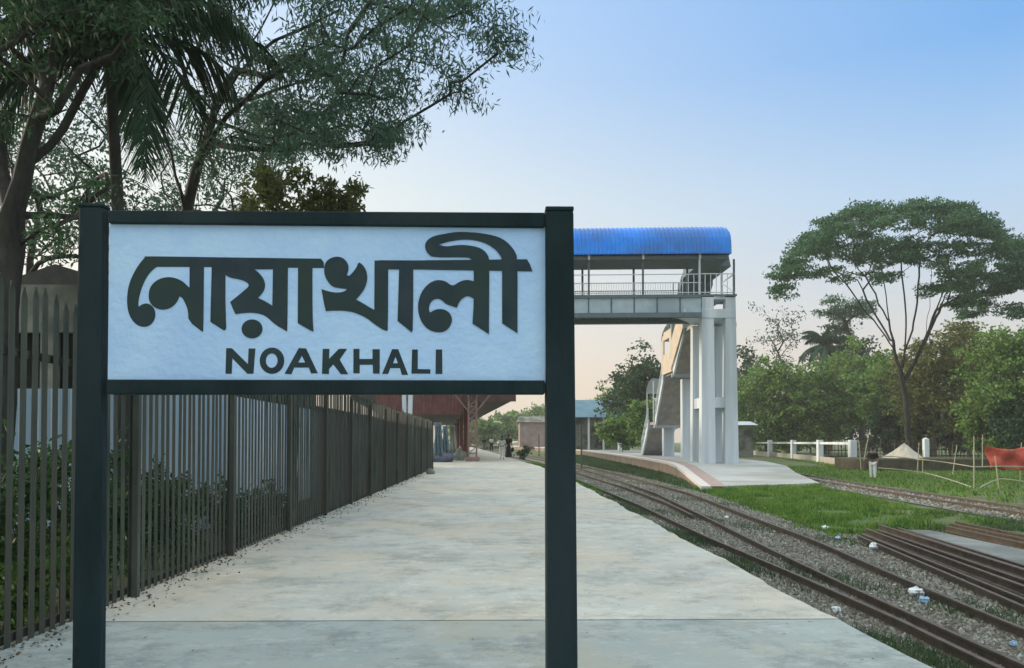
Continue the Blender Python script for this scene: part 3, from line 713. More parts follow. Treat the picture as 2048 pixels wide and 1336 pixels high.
tree('leaning_tree', 'big dark tree leaning right at the left picture edge', (b.x,b.y,-.05), trunk, tg, M['leaf_dark'], M['bark'], 9, .16, 85, (.36,.36,.28), (.12,.032), .6, bf=.2, step=.35, wob=.04, minz=3.4)
# fine back-lit foliage far behind
rs = np.random.RandomState(12)
tg = [A3(rs.uniform(-40,330), rs.uniform(150,520), 19+rs.uniform(-1.8,1.8)) for _ in range(150)]
b = at(60,800,19)
tree('thin_tree', 'thin backlit tree with fine sparse leaves above the shed roof', (b.x,19,-.05), [[(b.x,19,-.05),A3(60,520,19),A3(80,420,19)]], tg, M['leaf_feather'], M['bark'], 13, .1, 60, (.5,.5,.4), (.13,.05), .3, bf=.3)
tg = [A3(400+rs.uniform(-80,200), rs.uniform(170,440), 20+rs.uniform(-1.8,1.8)) for _ in range(95)]
b = at(480,800,20)
tree('thin_tree', 'thin sparse tree right behind the top rail of the sign, left half', (b.x,20,-.05), [[(b.x,20,-.05),A3(480,520,20),A3(480,430,20)]], tg, M['leaf_feather'], M['bark'], 14, .1, 60, (.5,.5,.4), (.13,.045), .3, bf=.3)
# T4: leafy tree above sign
tg = []
for (px,py,hw,hh,n) in [(560,390,40,40,16),(535,340,25,20,5),(630,390,24,30,8),(690,400,26,22,8),(600,345,12,10,2),(520,410,40,20,8),(660,420,60,15,10)]:
    for _ in range(n): tg.append(A3(px+rs.uniform(-hw,hw), py+rs.uniform(-hh,hh), 15+rs.uniform(-.8,.8)))
b = at(590,800,15)
tree('leafy_tree', 'small olive green leafy tree poking above the sign top rail', (b.x,15,-.05), [[(b.x,15,-.05),A3(590,560,15),A3(590,460,15)]], tg, M['leaf_olive'], M['bark'], 15, .09, 60, (.22,.22,.2), (.12,.065), .2, bf=.3)
b = at(246,900,10.5)
palm('palm_tree', 'dark palm with long drooping fronds between the two big left trees', (b.x,10.5,-.05), tuple(at(215,90,10.5)), 20, 3.0, 5, M['leaf_dark'], .022, 1.15, rt=.085)

# ================================================================== FOOTBRIDGE
TX0, TX1, TY0, TY1 = 11.55, 13.55, 43.9, 46.5
root = empty('footbridge', (12.5, 45, 0), 'tall concrete and steel railway footbridge with blue roof and stairs on the island platform', 'footbridge')
HR = root
cw = .60
topz = 9.25
def col(x0, x1, y0, y1, z0, z1, m='concw', name='column', fl=0.0):
    MB().hexa([(x0-fl,y0-fl,z0),(x1+fl,y0-fl,z0),(x1+fl,y1+fl,z0),(x0-fl,y1+fl,z0)],[(x0,y0,z1),(x1,y0,z1),(x1,y1,z1),(x0,y1,z1)]).build(name, M[m], HR, bevel=.02)
X1a, X1b = at(1404,700,TY0).x, at(1428,700,TY0).x; X2a, X2b = at(1452,700,TY0).x, at(1472,700,TY0).x
col(X1a, X1b, TY0, TY0+.55, -.1, 9.45, fl=.06); col(X2a, X2b, TY0, TY0+.55, -.1, 9.45, fl=.10)
col(X1a, X1b, TY1-.5, TY1+.05, -.1, 8.1, fl=.05); col(X2a, X2b, TY1-.5, TY1+.05, -.1, 8.1, fl=.05)
zc = at(1416,803,TY0).z; zc2 = at(1416,815,TY0).z
MB().box(X1b+.02,X2a-.02,TY0+.05,TY0+.45,zc2,zc+.25).build('cross_beam', M['concw'], HR)
for xa, xb in ((X1a,X1b),(X2a,X2b)): MB().box(xa+.06,xb-.06,TY0+.56,TY1-.51,zc2,zc+.25).build('cross_beam', M['concw'], HR)
MB().box(X1b+.02,X2a-.02,TY1-.42,TY1-.05,zc2,zc+.25).build('cross_beam', M['concw'], HR)
zb0 = at(1440,636,TY0).z; zb1 = at(1440,618,TY0).z; zb2 = at(1440,598,TY0).z; zb3 = at(1440,588,TY0).z
MB().box(X1a-.02,X2b-.03,TY0-.04,TY1+.1,zb0,zb1).build('cap_beam', M['concw'], HR, bevel=.02)
MB().box(X1b+.01,X2a-.01,TY0+.02,TY1,zb2,zb3).build('cap_beam', M['concw'], HR)
# bracket of the cap reaching left
xl = at(1368,630,TY0).x
MB().hexa([(X1a-.03,TY0,zb0),(X1a-.03,TY1,zb0),(xl,TY1,zb0+.38),(xl,TY0,zb0+.38)][::1],[(X1a-.03,TY0,zb1+.02),(X1a-.03,TY1,zb1+.02),(xl,TY1,zb1+.02),(xl,TY0,zb1+.02)]).build('bracket', M['concw'], HR)
# left pier behind the fence
SK = .055
def spy(x): return (X1a-x)*SK
XL = -6.6
lp = at(803,800,44.9); 
for dx in (0, .5):
    y0 = TY0+spy(-5.5)
    MB().hexa([(lp.x+.15+dx*.3,y0,-.1),(lp.x+.35+dx*.3,y0,-.1),(lp.x+.35+dx*.3,y0+.5,-.1),(lp.x+.15+dx*.3,y0+.5,-.1)],
              [(lp.x-.1+dx*1.2,y0,8.3),(lp.x+.15+dx*1.2,y0,8.3),(lp.x+.15+dx*1.2,y0+.5,8.3),(lp.x-.1+dx*1.2,y0+.5,8.3)]).build('column', M['concw'], HR)
# girders with joints and dark bottom flange
gz0 = at(1270,625,TY0).z; gz1 = at(1270,595,TY0).z; gzb = at(1270,634,TY0).z
for side, dy in (('n',-.05),('f',2.4)):
    mb = MB(); st = []; x = XL; step = 1.3; k = 0
    while x < X1a-.05:
        x2 = min(x+step, X1a-.05)
        y0, y1 = TY0+dy+spy(x), TY0+dy+spy(x2)
        mb.hexa([(x+.008,y0,gz0),(x2-.008,y1,gz0),(x2-.008,y1+.12,gz0),(x+.008,y0+.12,gz0)],[(x+.008,y0,gz1),(x2-.008,y1,gz1),(x2-.008,y1+.12,gz1),(x+.008,y0+.12,gz1)])
        if k: st.append(MB().box(x-.03,x+.03,y0-.05,y0-.002,gz0,gz1))
        x = x2; k += 1
    G_ = mb.build('girder', M['girder'], HR)
    for q_ in st: q_.build('stiffener', M['steel'], G_)
    for (z0, z1, a) in ((gzb, gz0-.003, .14), (gz1+.003, gz1+.09, .10)):
        MB().hexa([(XL,TY0+dy+spy(XL)-a,z0),(X1a-.05,TY0+dy-a,z0),(X1a-.05,TY0+dy+a+.1,z0),(XL,TY0+dy+spy(XL)+a+.1,z0)],
                  [(XL,TY0+dy+spy(XL)-a,z1),(X1a-.05,TY0+dy-a,z1),(X1a-.05,TY0+dy+a+.1,z1),(XL,TY0+dy+spy(XL)+a+.1,z1)]).build('flange', M['girderdark'], HR)
dz = gz1+.10
MB().hexa([(XL,TY0+spy(XL)-.1,dz),(X2b+.05,TY0-.1,dz),(X2b+.05,TY1+.1,dz),(XL,TY1+spy(XL)+.1,dz)],
          [(XL,TY0+spy(XL)-.1,dz+.10),(X2b+.05,TY0-.1,dz+.10),(X2b+.05,TY1+.1,dz+.10),(XL,TY1+spy(XL)+.1,dz+.10)]).build('deck', M['girderdark'], HR)
# roof: ribbed barrel sheet
rz0 = at(1300,506,TY0-.2).z; rz1 = at(1300,459,TY0+1.2).z; 
XR = at(1464,480,TY0-.2).x
def roof_mesh(x0, x1, pitch=.24, t=.03):
    mb = MB(); n = int((x1-x0)/(pitch/6)); prof = []
    yc = (TY0+TY1)/2; hw = (TY1-TY0)/2+.28
    for j in range(15):
        a = math.pi*j/14; prof.append((yc-hw*math.copysign(abs(math.cos(a))**.55, math.cos(a)), rz0+(rz1-rz0)*math.sin(a)**.75))
    for sheet in (0,1):
        for i in range(n+1):
            x = x0+(x1-x0)*i/n; rib = .035 if (i % 6) in (0,1) else 0
            for (y, z) in prof:
                ex = max(0, (x-(x1-.35))/.35); sh = 1-.10*ex*ex
                mb.v.append((x, yc+(y-yc)*sh+spy(x)*(x < X1a)-(rib if y < yc else -rib)*(1-sheet), rz0+(z-rz0)*sh+rib*(1-sheet)-sheet*t))
    m_ = len(prof)
    for sheet in (0,1):
        o = sheet*(n+1)*m_
        for i in range(n):
            for j in range(m_-1):
                q = (o+i*m_+j, o+(i+1)*m_+j, o+(i+1)*m_+j+1, o+i*m_+j+1); mb.f.append(q if not sheet else q[::-1])
    return mb, prof, yc
mb, prof, yc = roof_mesh(XL-.3, XR); mb.build('roof', M['blue'], HR)
# end closure of the roof
MB().add([(XR-.05,yc+(y-yc)*.9,rz0+(z-rz0)*.9) for y, z in prof],[tuple(range(15))]).build('roof_end', M['blue'], HR)
MB().hexa([(XL,TY0+spy(XL)-.05,rz0-.26),(XR-.15,TY0-.05,rz0-.26),(XR-.15,TY1+.05,rz0-.26),(XL,TY1+spy(XL)+.05,rz0-.26)],
          [(XL,TY0+spy(XL)-.05,rz0-.04),(XR-.15,TY0-.05,rz0-.04),(XR-.15,TY1+.05,rz0-.04),(XL,TY1+spy(XL)+.05,rz0-.04)]).build('roof_underside_shade', M['girderdark'], HR)  # dark solid slab standing in for the roof's shaded underside
fz = dz+.10
for px in (850,960,1068,1179,1287,1399):
    x = at(px,540,TY0+.05).x; s = spy(x)*(x < X1a)
    MB().box(x-.05,x+.05,TY0+.0+s,TY0+.1+s,fz,rz0-.27).build('roof_post', M['palesteel' if px > 1390 else 'steel'], HR)
    x2 = x-.1; MB().box(x2-.06,x2+.06,TY1-.1+s,TY1+s,fz,rz0-.27).build('roof_post', M['steel'], HR)
    MB().box(x-.06,x+.06,TY0-.12+s,TY0-.04+s,rz0-.28,rz0+.22).build('bracket', M['palesteel'], HR)
MB().box(X2b-.12,X2b-.02,TY0+.02,TY0+.12,fz,rz0-.27).build('roof_post', M['steel'], HR)
MB().box(X2b-.12,X2b-.02,TY1-.12,TY1-.02,fz,rz0-.27).build('roof_post', M['steel'], HR)
zr1 = at(1250,547,TY0).z; zr2 = at(1250,564,TY0).z
for dy, xe in ((.08,X2b-.1),(2.45,X1a-.3)):
    mb = MB()
    for z in (zr1, zr2, fz+.12): mb.bar((XL,TY0+dy+spy(XL),z),(X1a,TY0+dy,z),.045,.045)
    if xe > X1a:
        for z in (zr1+.02, fz+.12): mb.bar((X1a,TY0+dy,z),(xe,TY0+dy,z),.05,.05)
    x = XL
    while x < xe:
        s = spy(x)*(x < X1a); big = x > X1a-1.2
        w = .022 if big else .011
        mb.box(x-w,x+w,TY0+dy+s-.01,TY0+dy+s+.01,fz,zr1 if big else zr2); x += .32 if big else .14
    mb.build('railing', M['steel'] if dy > 1 else M['palesteel'], HR)
MB().bar((X2b-.07,TY0,zr1),(X2b-.07,TY1,zr1),.05,.05).bar((X2b-.07,TY0,fz+.1),(X2b-.07,TY1,zr1),.05,.05).build('railing', M['palesteel'], HR)
# stairs running away from the camera in three flights
SXL, SXR = 12.05, 14.3
lv = [(46.6,8.62),(50.6,8.62),(53.6,6.15),(56.8,6.15),(59.9,2.72),(62.7,2.72),(65.8,0.0)]
for i in range(6):
    (y0,z0),(y1,z1) = lv[i], lv[i+1]
    if z0 == z1:
        MB().box(SXL+.14,SXR-.14,y0,y1,z0-.22,z0+.0).build('landing', M['soffit'], HR)
        MB().box(SXL-.06,SXR+.06,y1-.3 if i else y0,y1+.02 if i else y0+.3,z0-.50,z0-.222).build('landing_beam', M['conc'], HR)
        if i: MB().box(SXL-.05,SXR+.05,y0-.02,y0+.28,z0-.50,z0-.222).build('landing_beam', M['conc'], HR)
    else:
        MB().hexa([(SXL+.14,y0,z0-.3),(SXR-.14,y0,z0-.3),(SXR-.14,y1,z1-.3),(SXL+.14,y1,z1-.3)],[(SXL+.14,y0,z0-.05),(SXR-.14,y0,z0-.05),(SXR-.14,y1,z1-.05),(SXL+.14,y1,z1-.05)]).build('stair_slab', M['soffit'], HR)
        for X in (SXL, SXR-.13):
            MB().hexa([(X,y0,z0-.42),(X+.13,y0,z0-.42),(X+.13,y1,z1-.42),(X,y1,z1-.42)],[(X,y0,z0+.22),(X+.13,y0,z0+.22),(X+.13,y1,z1+.22),(X,y1,z1+.22)]).build('stringer', M['concw'], HR)
        n = 12 if i == 5 else 14; mb = MB()
        for k in range(n):
            f = k/n; yy = y0+(y1-y0)*f; zz_ = z0+(z1-z0)*f; mb.box(SXL+.14,SXR-.14,yy,yy+(y1-y0)/n,zz_-.2,zz_-.003)
        mb.build('steps', M['conc'], HR)
for (y, z, xa, xb, w) in ((55.1,5.65,13.05,13.95,.6),(61.2,2.22,13.0,13.85,.6)):
    MB().box(xa,xb,y,y+w,-.1,z-.001).build('column', M['concw'], HR, bevel=.02)
# frame legs under the upper landing, beside the tower
# covered side panels over the two middle landings and handrails
def hood(y0, y1, zb, zt, wi, tanm):
    X = SXL-.02
    mb = MB(); 
    if tanm:
        mb.box(X-.08,X,y0,y1,zb-.1,zb+wi); mb.box(X-.08,X,y0,y0+.7,zb+wi,zt-.5); mb.box(X-.08,X,y1-.6,y1,zb+wi,zt-.7); mb.box(X-.08,X,y0+.7,y1-.6,zt-1.1,zt-.5)
        mb.build('side_panel', M['tan'], HR)
    mb = MB(); n = 10; V = []
    for k in range(n+1):
        a = math.pi/2*k/n; V.append((y0+(y1-y0)*math.sin(a)*1.0, zt-(1-math.cos(a))*1.0))
    base = [(X-.12,y,z) for y, z in V]+[(SXR,y,z) for y, z in V]
    mb.add(base, [(k,k+1,n+1+k+1,n+1+k) for k in range(n)]); mb.add([(x,y,z-.07) for x,y,z in base], [(k,n+1+k,n+1+k+1,k+1) for k in range(n)])
    mb.build('landing_hood', M['palesteel'], HR)
    for yy in (y0+.1, y1-.1): MB().box(X-.1,X-.02,yy-.04,yy+.04,zb,zt-.2 if yy < y1-1 else zt-1).build('hood_post', M['palesteel'], HR)
hood(53.6,56.8,6.15,9.6,1.3,True); hood(59.9,62.7,2.72,6.1,0,False)
for i in (1,3,5):
    (y0,z0),(y1,z1) = lv[i], lv[i+1]
    for X in (SXL+.02, SXR-.04):
        mb = MB()
        mb.tube([(X,y0,z0+1.15),(X,y1,z1+1.15)], .04, 6); mb.tube([(X,y0,z0+.65),(X,y1,z1+.65)], .025, 6)
        for k in range(6):
            f = k/5; mb.tube([(X,y0+(y1-y0)*f,z0+(z1-z0)*f+.1),(X,y0+(y1-y0)*f,z0+(z1-z0)*f+1.15)], .025, 5)
        mb.build('stair_handrail', M['palesteel'], HR)
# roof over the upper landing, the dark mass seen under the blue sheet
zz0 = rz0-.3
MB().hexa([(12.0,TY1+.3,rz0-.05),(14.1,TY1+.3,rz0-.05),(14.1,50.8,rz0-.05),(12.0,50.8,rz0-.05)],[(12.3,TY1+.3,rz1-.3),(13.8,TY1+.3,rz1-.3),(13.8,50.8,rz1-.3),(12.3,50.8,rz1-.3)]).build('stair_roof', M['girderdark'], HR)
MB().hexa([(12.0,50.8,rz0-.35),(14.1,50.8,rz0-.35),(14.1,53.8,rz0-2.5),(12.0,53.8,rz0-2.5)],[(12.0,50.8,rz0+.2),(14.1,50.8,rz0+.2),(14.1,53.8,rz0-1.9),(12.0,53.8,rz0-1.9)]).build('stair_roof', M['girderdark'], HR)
MB().hexa([(11.93,50.2,8.6),(12.0,50.2,8.6),(12.0,53.6,6.3),(11.93,53.6,6.3)],[(11.93,50.2,10.6),(12.0,50.2,10.6),(12.0,53.6,8.2),(11.93,53.6,8.2)]).build('side_panel', M['tan'], HR)

# ================================================================== FAR END OF PLATFORM
root = empty('station_canopy', (-2, 60, 0), 'red platform canopy on lattice column at the far end of the platform', 'canopy')
cz = at(900,829,47).z; 
mb = MB(); corr(mb, (-7.5,47), (at(925,800,47).x,47), cz, cz+1.55, .03, .22); mb.build('fascia', M['redsheet'], root)
MB().hexa([(-9,47.1,3.75),(.95,47.1,3.75),(-5,110,3.4),(-14,110,3.4)],[(-9,47.1,4.3),(.95,47.1,4.3),(-5,110,3.9),(-14,110,3.9)]).build('roof', M['tindark'], root)
MB().box(-2.2,1.0,47.0,47.09,3.62,4.4).build('fascia', mat('dull_red_sheet',(.08,.04,.035),(.12,.07,.06),3,.7), root)
for y in (58,70,84,100):
    x = -1.7-(y-47)*.075
    MB().box(x-.14,x+.14,y-.14,y+.14,0,3.7).build('column', M['rust'], root)
root = empty('lattice_column', (at(945,920,46.6).x, 46.6, 0), 'red lattice steel column with forked arms under the canopy', 'column')
cx = at(945,900,46.6).x
for sx in (-1,1):
    for syy in (-1,1): MB().box(cx+sx*.24-.045,cx+sx*.24+.045,46.6+syy*.22-.045,46.6+syy*.22+.045,.25,3.6).build('leg', M['rustpale'], root)
mb = MB()
for k in range(8):
    z = .45+k*.4
    mb.box(cx-.2,cx+.2,46.36,46.385,z,z+.07)
    mb.bar((cx-.2,46.37,z+.05),(cx+.2,46.37,z+.4),.02,.05)
mb.build('lacing', M['rustpale'], root)
MB().box(cx-.42,cx+.42,46.25,46.95,0,.25).build('plinth', M['rustpale'], root, bevel=.02)
for sx, w in ((-1.1,.08),(-.3,.06),(.3,.06),(1.1,.08)): MB().bar((cx+sx*.2,46.5,2.95),(cx+sx*.95,46.5,4.0),w,w).build('arm', M['rustpale'], root)

# long wall and building on the island platform far away
root = empty('platform_shelter', (14, 105, 0), 'open shelter with blue-grey sheet roof on the island platform right of the sign post', 'shelter')
a = at(1140,835,104); b = at(1245,800,106)
MB().hexa([(a.x,102,a.z),(b.x+1.2,102,a.z),(b.x+1.2,112,a.z),(a.x,112,a.z)],[(a.x+.5,106,b.z),(b.x+.8,106,b.z),(b.x+.8,109,b.z),(a.x+.5,109,b.z)]).build('roof', M['bluegrey'], root)
MB().box(a.x+1,b.x+.5,107,111,0,a.z-.02).build('wall', M['wallgrey'], root)
for x in np.linspace(a.x+.4, b.x+.9, 5): MB().box(x-.12,x+.12,102.4,102.7,0,a.z-.01).build('post', M['palesteel'], root)
root = empty('brick_building', (6.5, 152, 0), 'long low pinkish building far down the curving platform', 'building')
a = at(1040,890,150); b = at(1095,838,150)
MB().box(a.x,b.x+3,150,162,0,b.z-.6).build('wall', M['wallpink'], root)
MB().hexa([(a.x-.6,149.4,b.z-.6),(b.x+3.6,149.4,b.z-.6),(b.x+3.6,162.6,b.z-.6),(a.x-.6,162.6,b.z-.6)],[(a.x,153,b.z+.6),(b.x+3,153,b.z+.6),(b.x+3,159,b.z+.6),(a.x,159,b.z+.6)]).build('roof', M['wallgrey'], root)

def post(px, pyt, pyb, z, w, m, name, label, cat, group=None):
    g = gr(px, pyb, z); t = at(px, pyt, g.y)
    mb = MB(); mb.tube([(g.x,g.y,z),(g.x,g.y,t.z)], [w*1.1,w*.9], 8); mb.tube([(g.x,g.y,z),(g.x,g.y,z+.12)], w*2.2, 8)
    return mb.build(name, m, label=label, cat=cat, group=group)
post(1163,842,941,GZ,.055,M['steel'],'iron_post','thin tall black post on grass just right of the right sign post','post')
post(1078,868,912,-.3,.05,M['steel'],'iron_post','thin black post beside the far platform edge left of the sign post','post')

# ------------------------------------------------------------------ people
def person(label, foot, h, shirt, trou, face=180, stride=.1, arm=.1, robe=False, seed=1, bag=False):
    """continuous skinned body; clothes are close-fitting children"""
    root = empty('person', tuple(foot), label, 'person'); s = h/1.75; a = R(face)
    def P(x, y, z): return ((x*math.cos(a)-y*math.sin(a))*s, (x*math.sin(a)+y*math.cos(a))*s, z*s)
    nodes = [((0,0,.95),.13),((0,0,1.12),.13),((0,-.01,1.32),.155),((0,0,1.45),.10),((0,-.01,1.52),.055),((0,-.02,1.60),.085),((0,-.02,1.70),.07),
             ((.18,0,1.41),.065),((.24,arm*.3,1.13),.05),((.25,-arm,.90),.036),((.25,-arm*1.2,.80),.04),
             ((-.18,0,1.41),.065),((-.24,-arm*.3,1.13),.05),((-.25,arm-.06,.90),.036),((-.25,arm-.08,.80),.04),
             ((.09,0,.88),.105),((.10,-stride*.5-.02,.50),.07),((.10,stride*-1,.08),.045),((.10,-stride-.13,.03),.038),
             ((-.09,0,.88),.105),((-.10,stride*.5-.02,.50),.07),((-.10,stride,.08),.045),((-.10,stride-.13,.03),.038)]
    edges = [(0,1),(1,2),(2,3),(3,4),(4,5),(5,6),(3,7),(7,8),(8,9),(9,10),(3,11),(11,12),(12,13),(13,14),(0,15),(15,16),(16,17),(17,18),(0,19),(19,20),(20,21),(21,22)]
    def skin(name, idx, grow, m, nodes=nodes, edges=edges):
        me = bpy.data.meshes.new(name); mp = {k: i for i, k in enumerate(idx)}
        me.from_pydata([P(*nodes[k][0]) for k in idx], [(mp[x],mp[y]) for x, y in edges if x in mp and y in mp], [])
        o = bpy.data.objects.new(name, me); COL.objects.link(o); o.parent = root; me.materials.append(m)
        sk = o.modifiers.new('skin', 'SKIN'); sk.use_smooth_shade = True
        lay = me.skin_vertices[0].data if me.skin_vertices else None
        if lay is None:
            bpy.context.view_layer.objects.active = o; lay = me.skin_vertices[0].data
        for i, k in enumerate(idx):
            r = (nodes[k][1]+grow)*s; lay[i].radius = (r*(1.15 if k in (1,2) else 1), r*(.8 if k in (1,2) else 1)); lay[i].use_root = (i == 0)
        sb = o.modifiers.new('sub', 'SUBSURF'); sb.levels = 1; sb.render_levels = 2
        return o
    skin('body', list(range(23)), 0, M['skin'])
    skin('shirt', [0,1,2,3,7,8,11,12], .018, shirt)
    if robe:
        mb = MB(); pr = [(.99,.15),(.7,.2),(.35,.24),(.06,.27)]; n = 12
        for z, r in pr:
            for k in range(n):
                t = 2*math.pi*k/n; mb.v.append(tuple(Vector(foot)+Vector(P(math.cos(t)*r, math.sin(t)*r*.75, z))))
        for j in range(3):
            for k in range(n): mb.f.append((j*n+k,j*n+(k+1)%n,(j+1)*n+(k+1)%n,(j+1)*n+k))
        mb.build('skirt', trou, root, smooth=True)
    else: skin('trousers', [0,15,16,17,19,20,21], .014, trou)
    c = Vector(foot)+Vector(P(0,.01,1.69)); MB().blob(c, (.088*s,.095*s,.085*s), seed, .05).build('hair', M['hair'] if not robe else shirt, root, smooth=True)
    if bag:
        c = Vector(foot)+Vector(P(.3,-.05,.62)); MB().blob(c, (.12*s,.08*s,.17*s), seed, .1).build('bag', M['darkcloth'], root)
    return root
person('person in long dark robe and head cover walking on the far platform', gr(1017,916,0), 1.66, M['darkcloth'], M['darkcloth'], 10, .12, .12, True, 1, True)
person('person in white clothes walking beside the dark robed one', gr(1004,919,0), 1.55, M['whitecloth'], M['whitecloth'], 0, .16, .1, False, 2)
person('person in white shirt and dark trousers farther along the platform', gr(983,903,0), 1.7, M['whitecloth'], M['darkcloth'], 30, .1, .1, False, 3)
person('small far person in dark shirt by the lattice column', gr(968,901,0), 1.6, M['darkcloth'], M['purplecloth'], -20, .08, .1, False, 4)
g = gr(1746,959,GZ)
person('person in dark top and pale trousers standing on grass near the bamboo fence', g, 1.66, M['darkcloth'], M['whitecloth'], 150, .06, .35, False, 5)

# stall goods at the fence end
def cloth(px0, px1, pyt, pyb, d, m, label, seed):
    a = at(px0,pyt,d); b = at(px1,pyb,d); rg = random.Random(seed); mb = MB(); n = 14
    for j in range(9):
        for i in range(n+1):
            f = i/n; g_ = j/8; mb.v.append((a.x+(b.x-a.x)*f+.04*math.sin(g_*5+f*4), d+.07*math.sin(f*18+seed)*(.4+g_), a.z+(b.z-a.z)*g_*(1+.04*math.sin(f*9+seed))))
    for j in range(8):
        for i in range(n): mb.f.append((j*(n+1)+i, j*(n+1)+i+1, (j+1)*(n+1)+i+1, (j+1)*(n+1)+i))
    o = mb.build('hanging_cloth', m, smooth=True, label=label, cat='cloth'); s = o.modifiers.new('s','SOLIDIFY'); s.thickness = .02; return o
cloth(868,884,845,912,40,M['bluecloth'],'long teal cloth hanging at the very end of the fence',1)
cloth(885,896,852,905,41,M['bluecloth'],'narrow blue cloth hanging second from the fence end',2)
cloth(900,912,850,905,44,M['wallgrey'],'grey cloth hanging nearest the lattice column',3)
def heap(px, py, d, r, m, label, seed, name='bundle', cat='bundle'):
    g = gr(px,py,0); o = MB().blob((g.x,g.y,r[2]*.6), r, seed, .25, 14, 9).build(name, m, smooth=True, label=label, cat=cat); return o
heap(884,924,0,(.75,.5,.38),M['purplecloth'],'slate purple cloth bundle on the platform by the fence end',4)
heap(900,917,0,(.5,.5,.5),M['bluecloth'],'smaller bluish bundle behind the purple one',5)
heap(918,921,0,(.4,.4,.45),M['wallgrey'],'grey sack left of the lattice column',6,'sack','sack')
heap(928,912,0,(.35,.4,.55),M['rust'],'reddish sack close behind the lattice column',7,'sack','sack')
g = gr(861,948,0); MB().blob((g.x,g.y,.07),(.16,.14,.13),9,.3).build('stone_block', M['wallgrey'], label='small dark stone block at the foot of the last fence post', cat='stone')

# ================================================================== RIGHT SIDE FURNITURE
# white concrete post and rail fence on a low wall
root = empty('concrete_fence', (gr(1640,925,GZ).x, gr(1640,925,GZ).y, GZ), 'white concrete post and rail fence with low wall beyond the far track', 'fence')
fp = [(1705,879,936),(1640,879,925),(1587,879,918.5),(1540,879,913.5),(1500,879,909)]
g0 = gr(1705,936,GZ); g1 = gr(1540,913.5,GZ); dirf = (g1-g0)
pts = [g0+dirf*t for t in (0,.235,.54,1.0,1.5)]
pts = [gr(x,yb,GZ) for x,yt,yb in fp]
for k, p in enumerate(pts):
    t = at(fp[k][0], 880, p.y).z; w = .24
    MB().box(p.x-w,p.x+w,p.y-w,p.y+w,GZ,t).build('post', M['white'], root, bevel=.03)
for a, b in zip(pts, pts[1:]):
    d = (b-a).normalized()*.3
    ra = at(1600,884,a.y).z; rb = at(1600,884,b.y).z
    MB().bar((a.x+d.x,a.y+d.y,ra-.1),(b.x-d.x,b.y-d.y,rb-.1),.12,.2).build('rail', M['white'], root)
    MB().bar((a.x+d.x,a.y+d.y,GZ+.28),(b.x-d.x,b.y-d.y,GZ+.28),.18,.56).build('low_wall', mat('low_wall_plaster',(.36,.34,.28),(.44,.42,.36),2,.9), root)
p = at(1852,926,56.5); t = at(1852,878,56.5).z
MB().box(p.x-.17,p.x+.17,p.y-.17,p.y+.17,GZ,t).add([(p.x-.17,p.y-.17,t),(p.x+.17,p.y-.17,t),(p.x+.17,p.y+.17,t),(p.x-.17,p.y+.17,t),(p.x,p.y,t+.12)],[(0,1,4),(1,2,4),(2,3,4),(3,0,4)]).build('gate_post', M['white'], label='lone white concrete post among the bamboo poles', cat='post')
# weathered picket rail behind
root = empty('wooden_fence', (36, 72, GZ), 'dark weathered stick fence under the trees behind the lone white post', 'fence')
rg = random.Random(4)
for z in (.55,1.1,1.75): MB().bar((29,70,GZ+z),(52,74,GZ+z+.05),.07,.09).build('rail', M['wood'], root)
for k in range(60):
    x = 29+k*.38; y = 70+(x-29)*4/23; MB().bar((x,y-.08,GZ),(x+rg.uniform(-.1,.1),y-.08,GZ+rg.uniform(1.7,2.2)),.07,.05).build('stick', M['barkpale' if k % 4 == 0 else 'wood'], root)
# bamboo fence
def bp(mb, px0, py0, d0, px1, py1, d1, r=.03):
    a = at(px0,py0,d0); b = at(px1,py1,d1); n = 7
    mb.tube([a.lerp(b,i/n)+Vector((0,0,math.sin(i/n*3.1)*.04)) for i in range(n+1)], [r*(1.05-.3*i/n) for i in range(n+1)], 7)
root = empty('bamboo_fence', tuple(gr(1945,978,GZ)), 'leaning bamboo pole fence with a long sloping pole beside the far track', 'fence')
for (a) in [(1904,960,44,1914,890,44),(1948,978,31.5,1948,872,31.5),(1965,935,45,1965,868,45),(1998,978,31.5,1990,912,31.5),(1722,940,44,1718,882,44),(1728,920,46,1740,858,46),(2040,965,38,2043,885,38),(1834,962,44,1838,885,44),(1845,955,45,1846,900,45)]:
    mb = MB(); bp(mb, *a); mb.build('pole', M['bamboo'], root)
for (a) in [(1756,912,44,1830,918,44),(1830,918,44,1948,934,36),(1948,934,36,2075,935,36),(1756,936,42,1850,946,40),(1850,946,40,1945,975,31.8),(1960,975,31.6,2000,958,33),(2000,958,33,2070,968,33)]:
    mb = MB(); bp(mb, *a); mb.build('rail', M['bamboo'], root)
# red cloth on the bamboo
a0, a1, a2, a3 = at(1972,891,36.5), at(2056,893,36.5), at(2052,940,36.5), at(1980,938,36.5)
mb = MB(); nx, nz = 20, 12
for j in range(nz+1):
    for i in range(nx+1):
        u, v = i/nx, j/nz; p = a0.lerp(a1,u).lerp(a3.lerp(a2,u),v); p.y += .12*math.sin(u*9+v*4)+.08*math.sin(v*7-u*5); p.z += -.16*math.sin(u*3.1)*(1-v)+.05*math.sin(u*13)*v; mb.v.append(tuple(p))
for j in range(nz):
    for i in range(nx): mb.f.append((j*(nx+1)+i, j*(nx+1)+i+1, (j+1)*(nx+1)+i+1, (j+1)*(nx+1)+i))
o = mb.build('red_cloth', M['cloth_red'], smooth=True, label='faded red cloth hung over the bamboo fence at the right edge', cat='cloth'); s = o.modifiers.new('s','SOLIDIFY'); s.thickness = .015
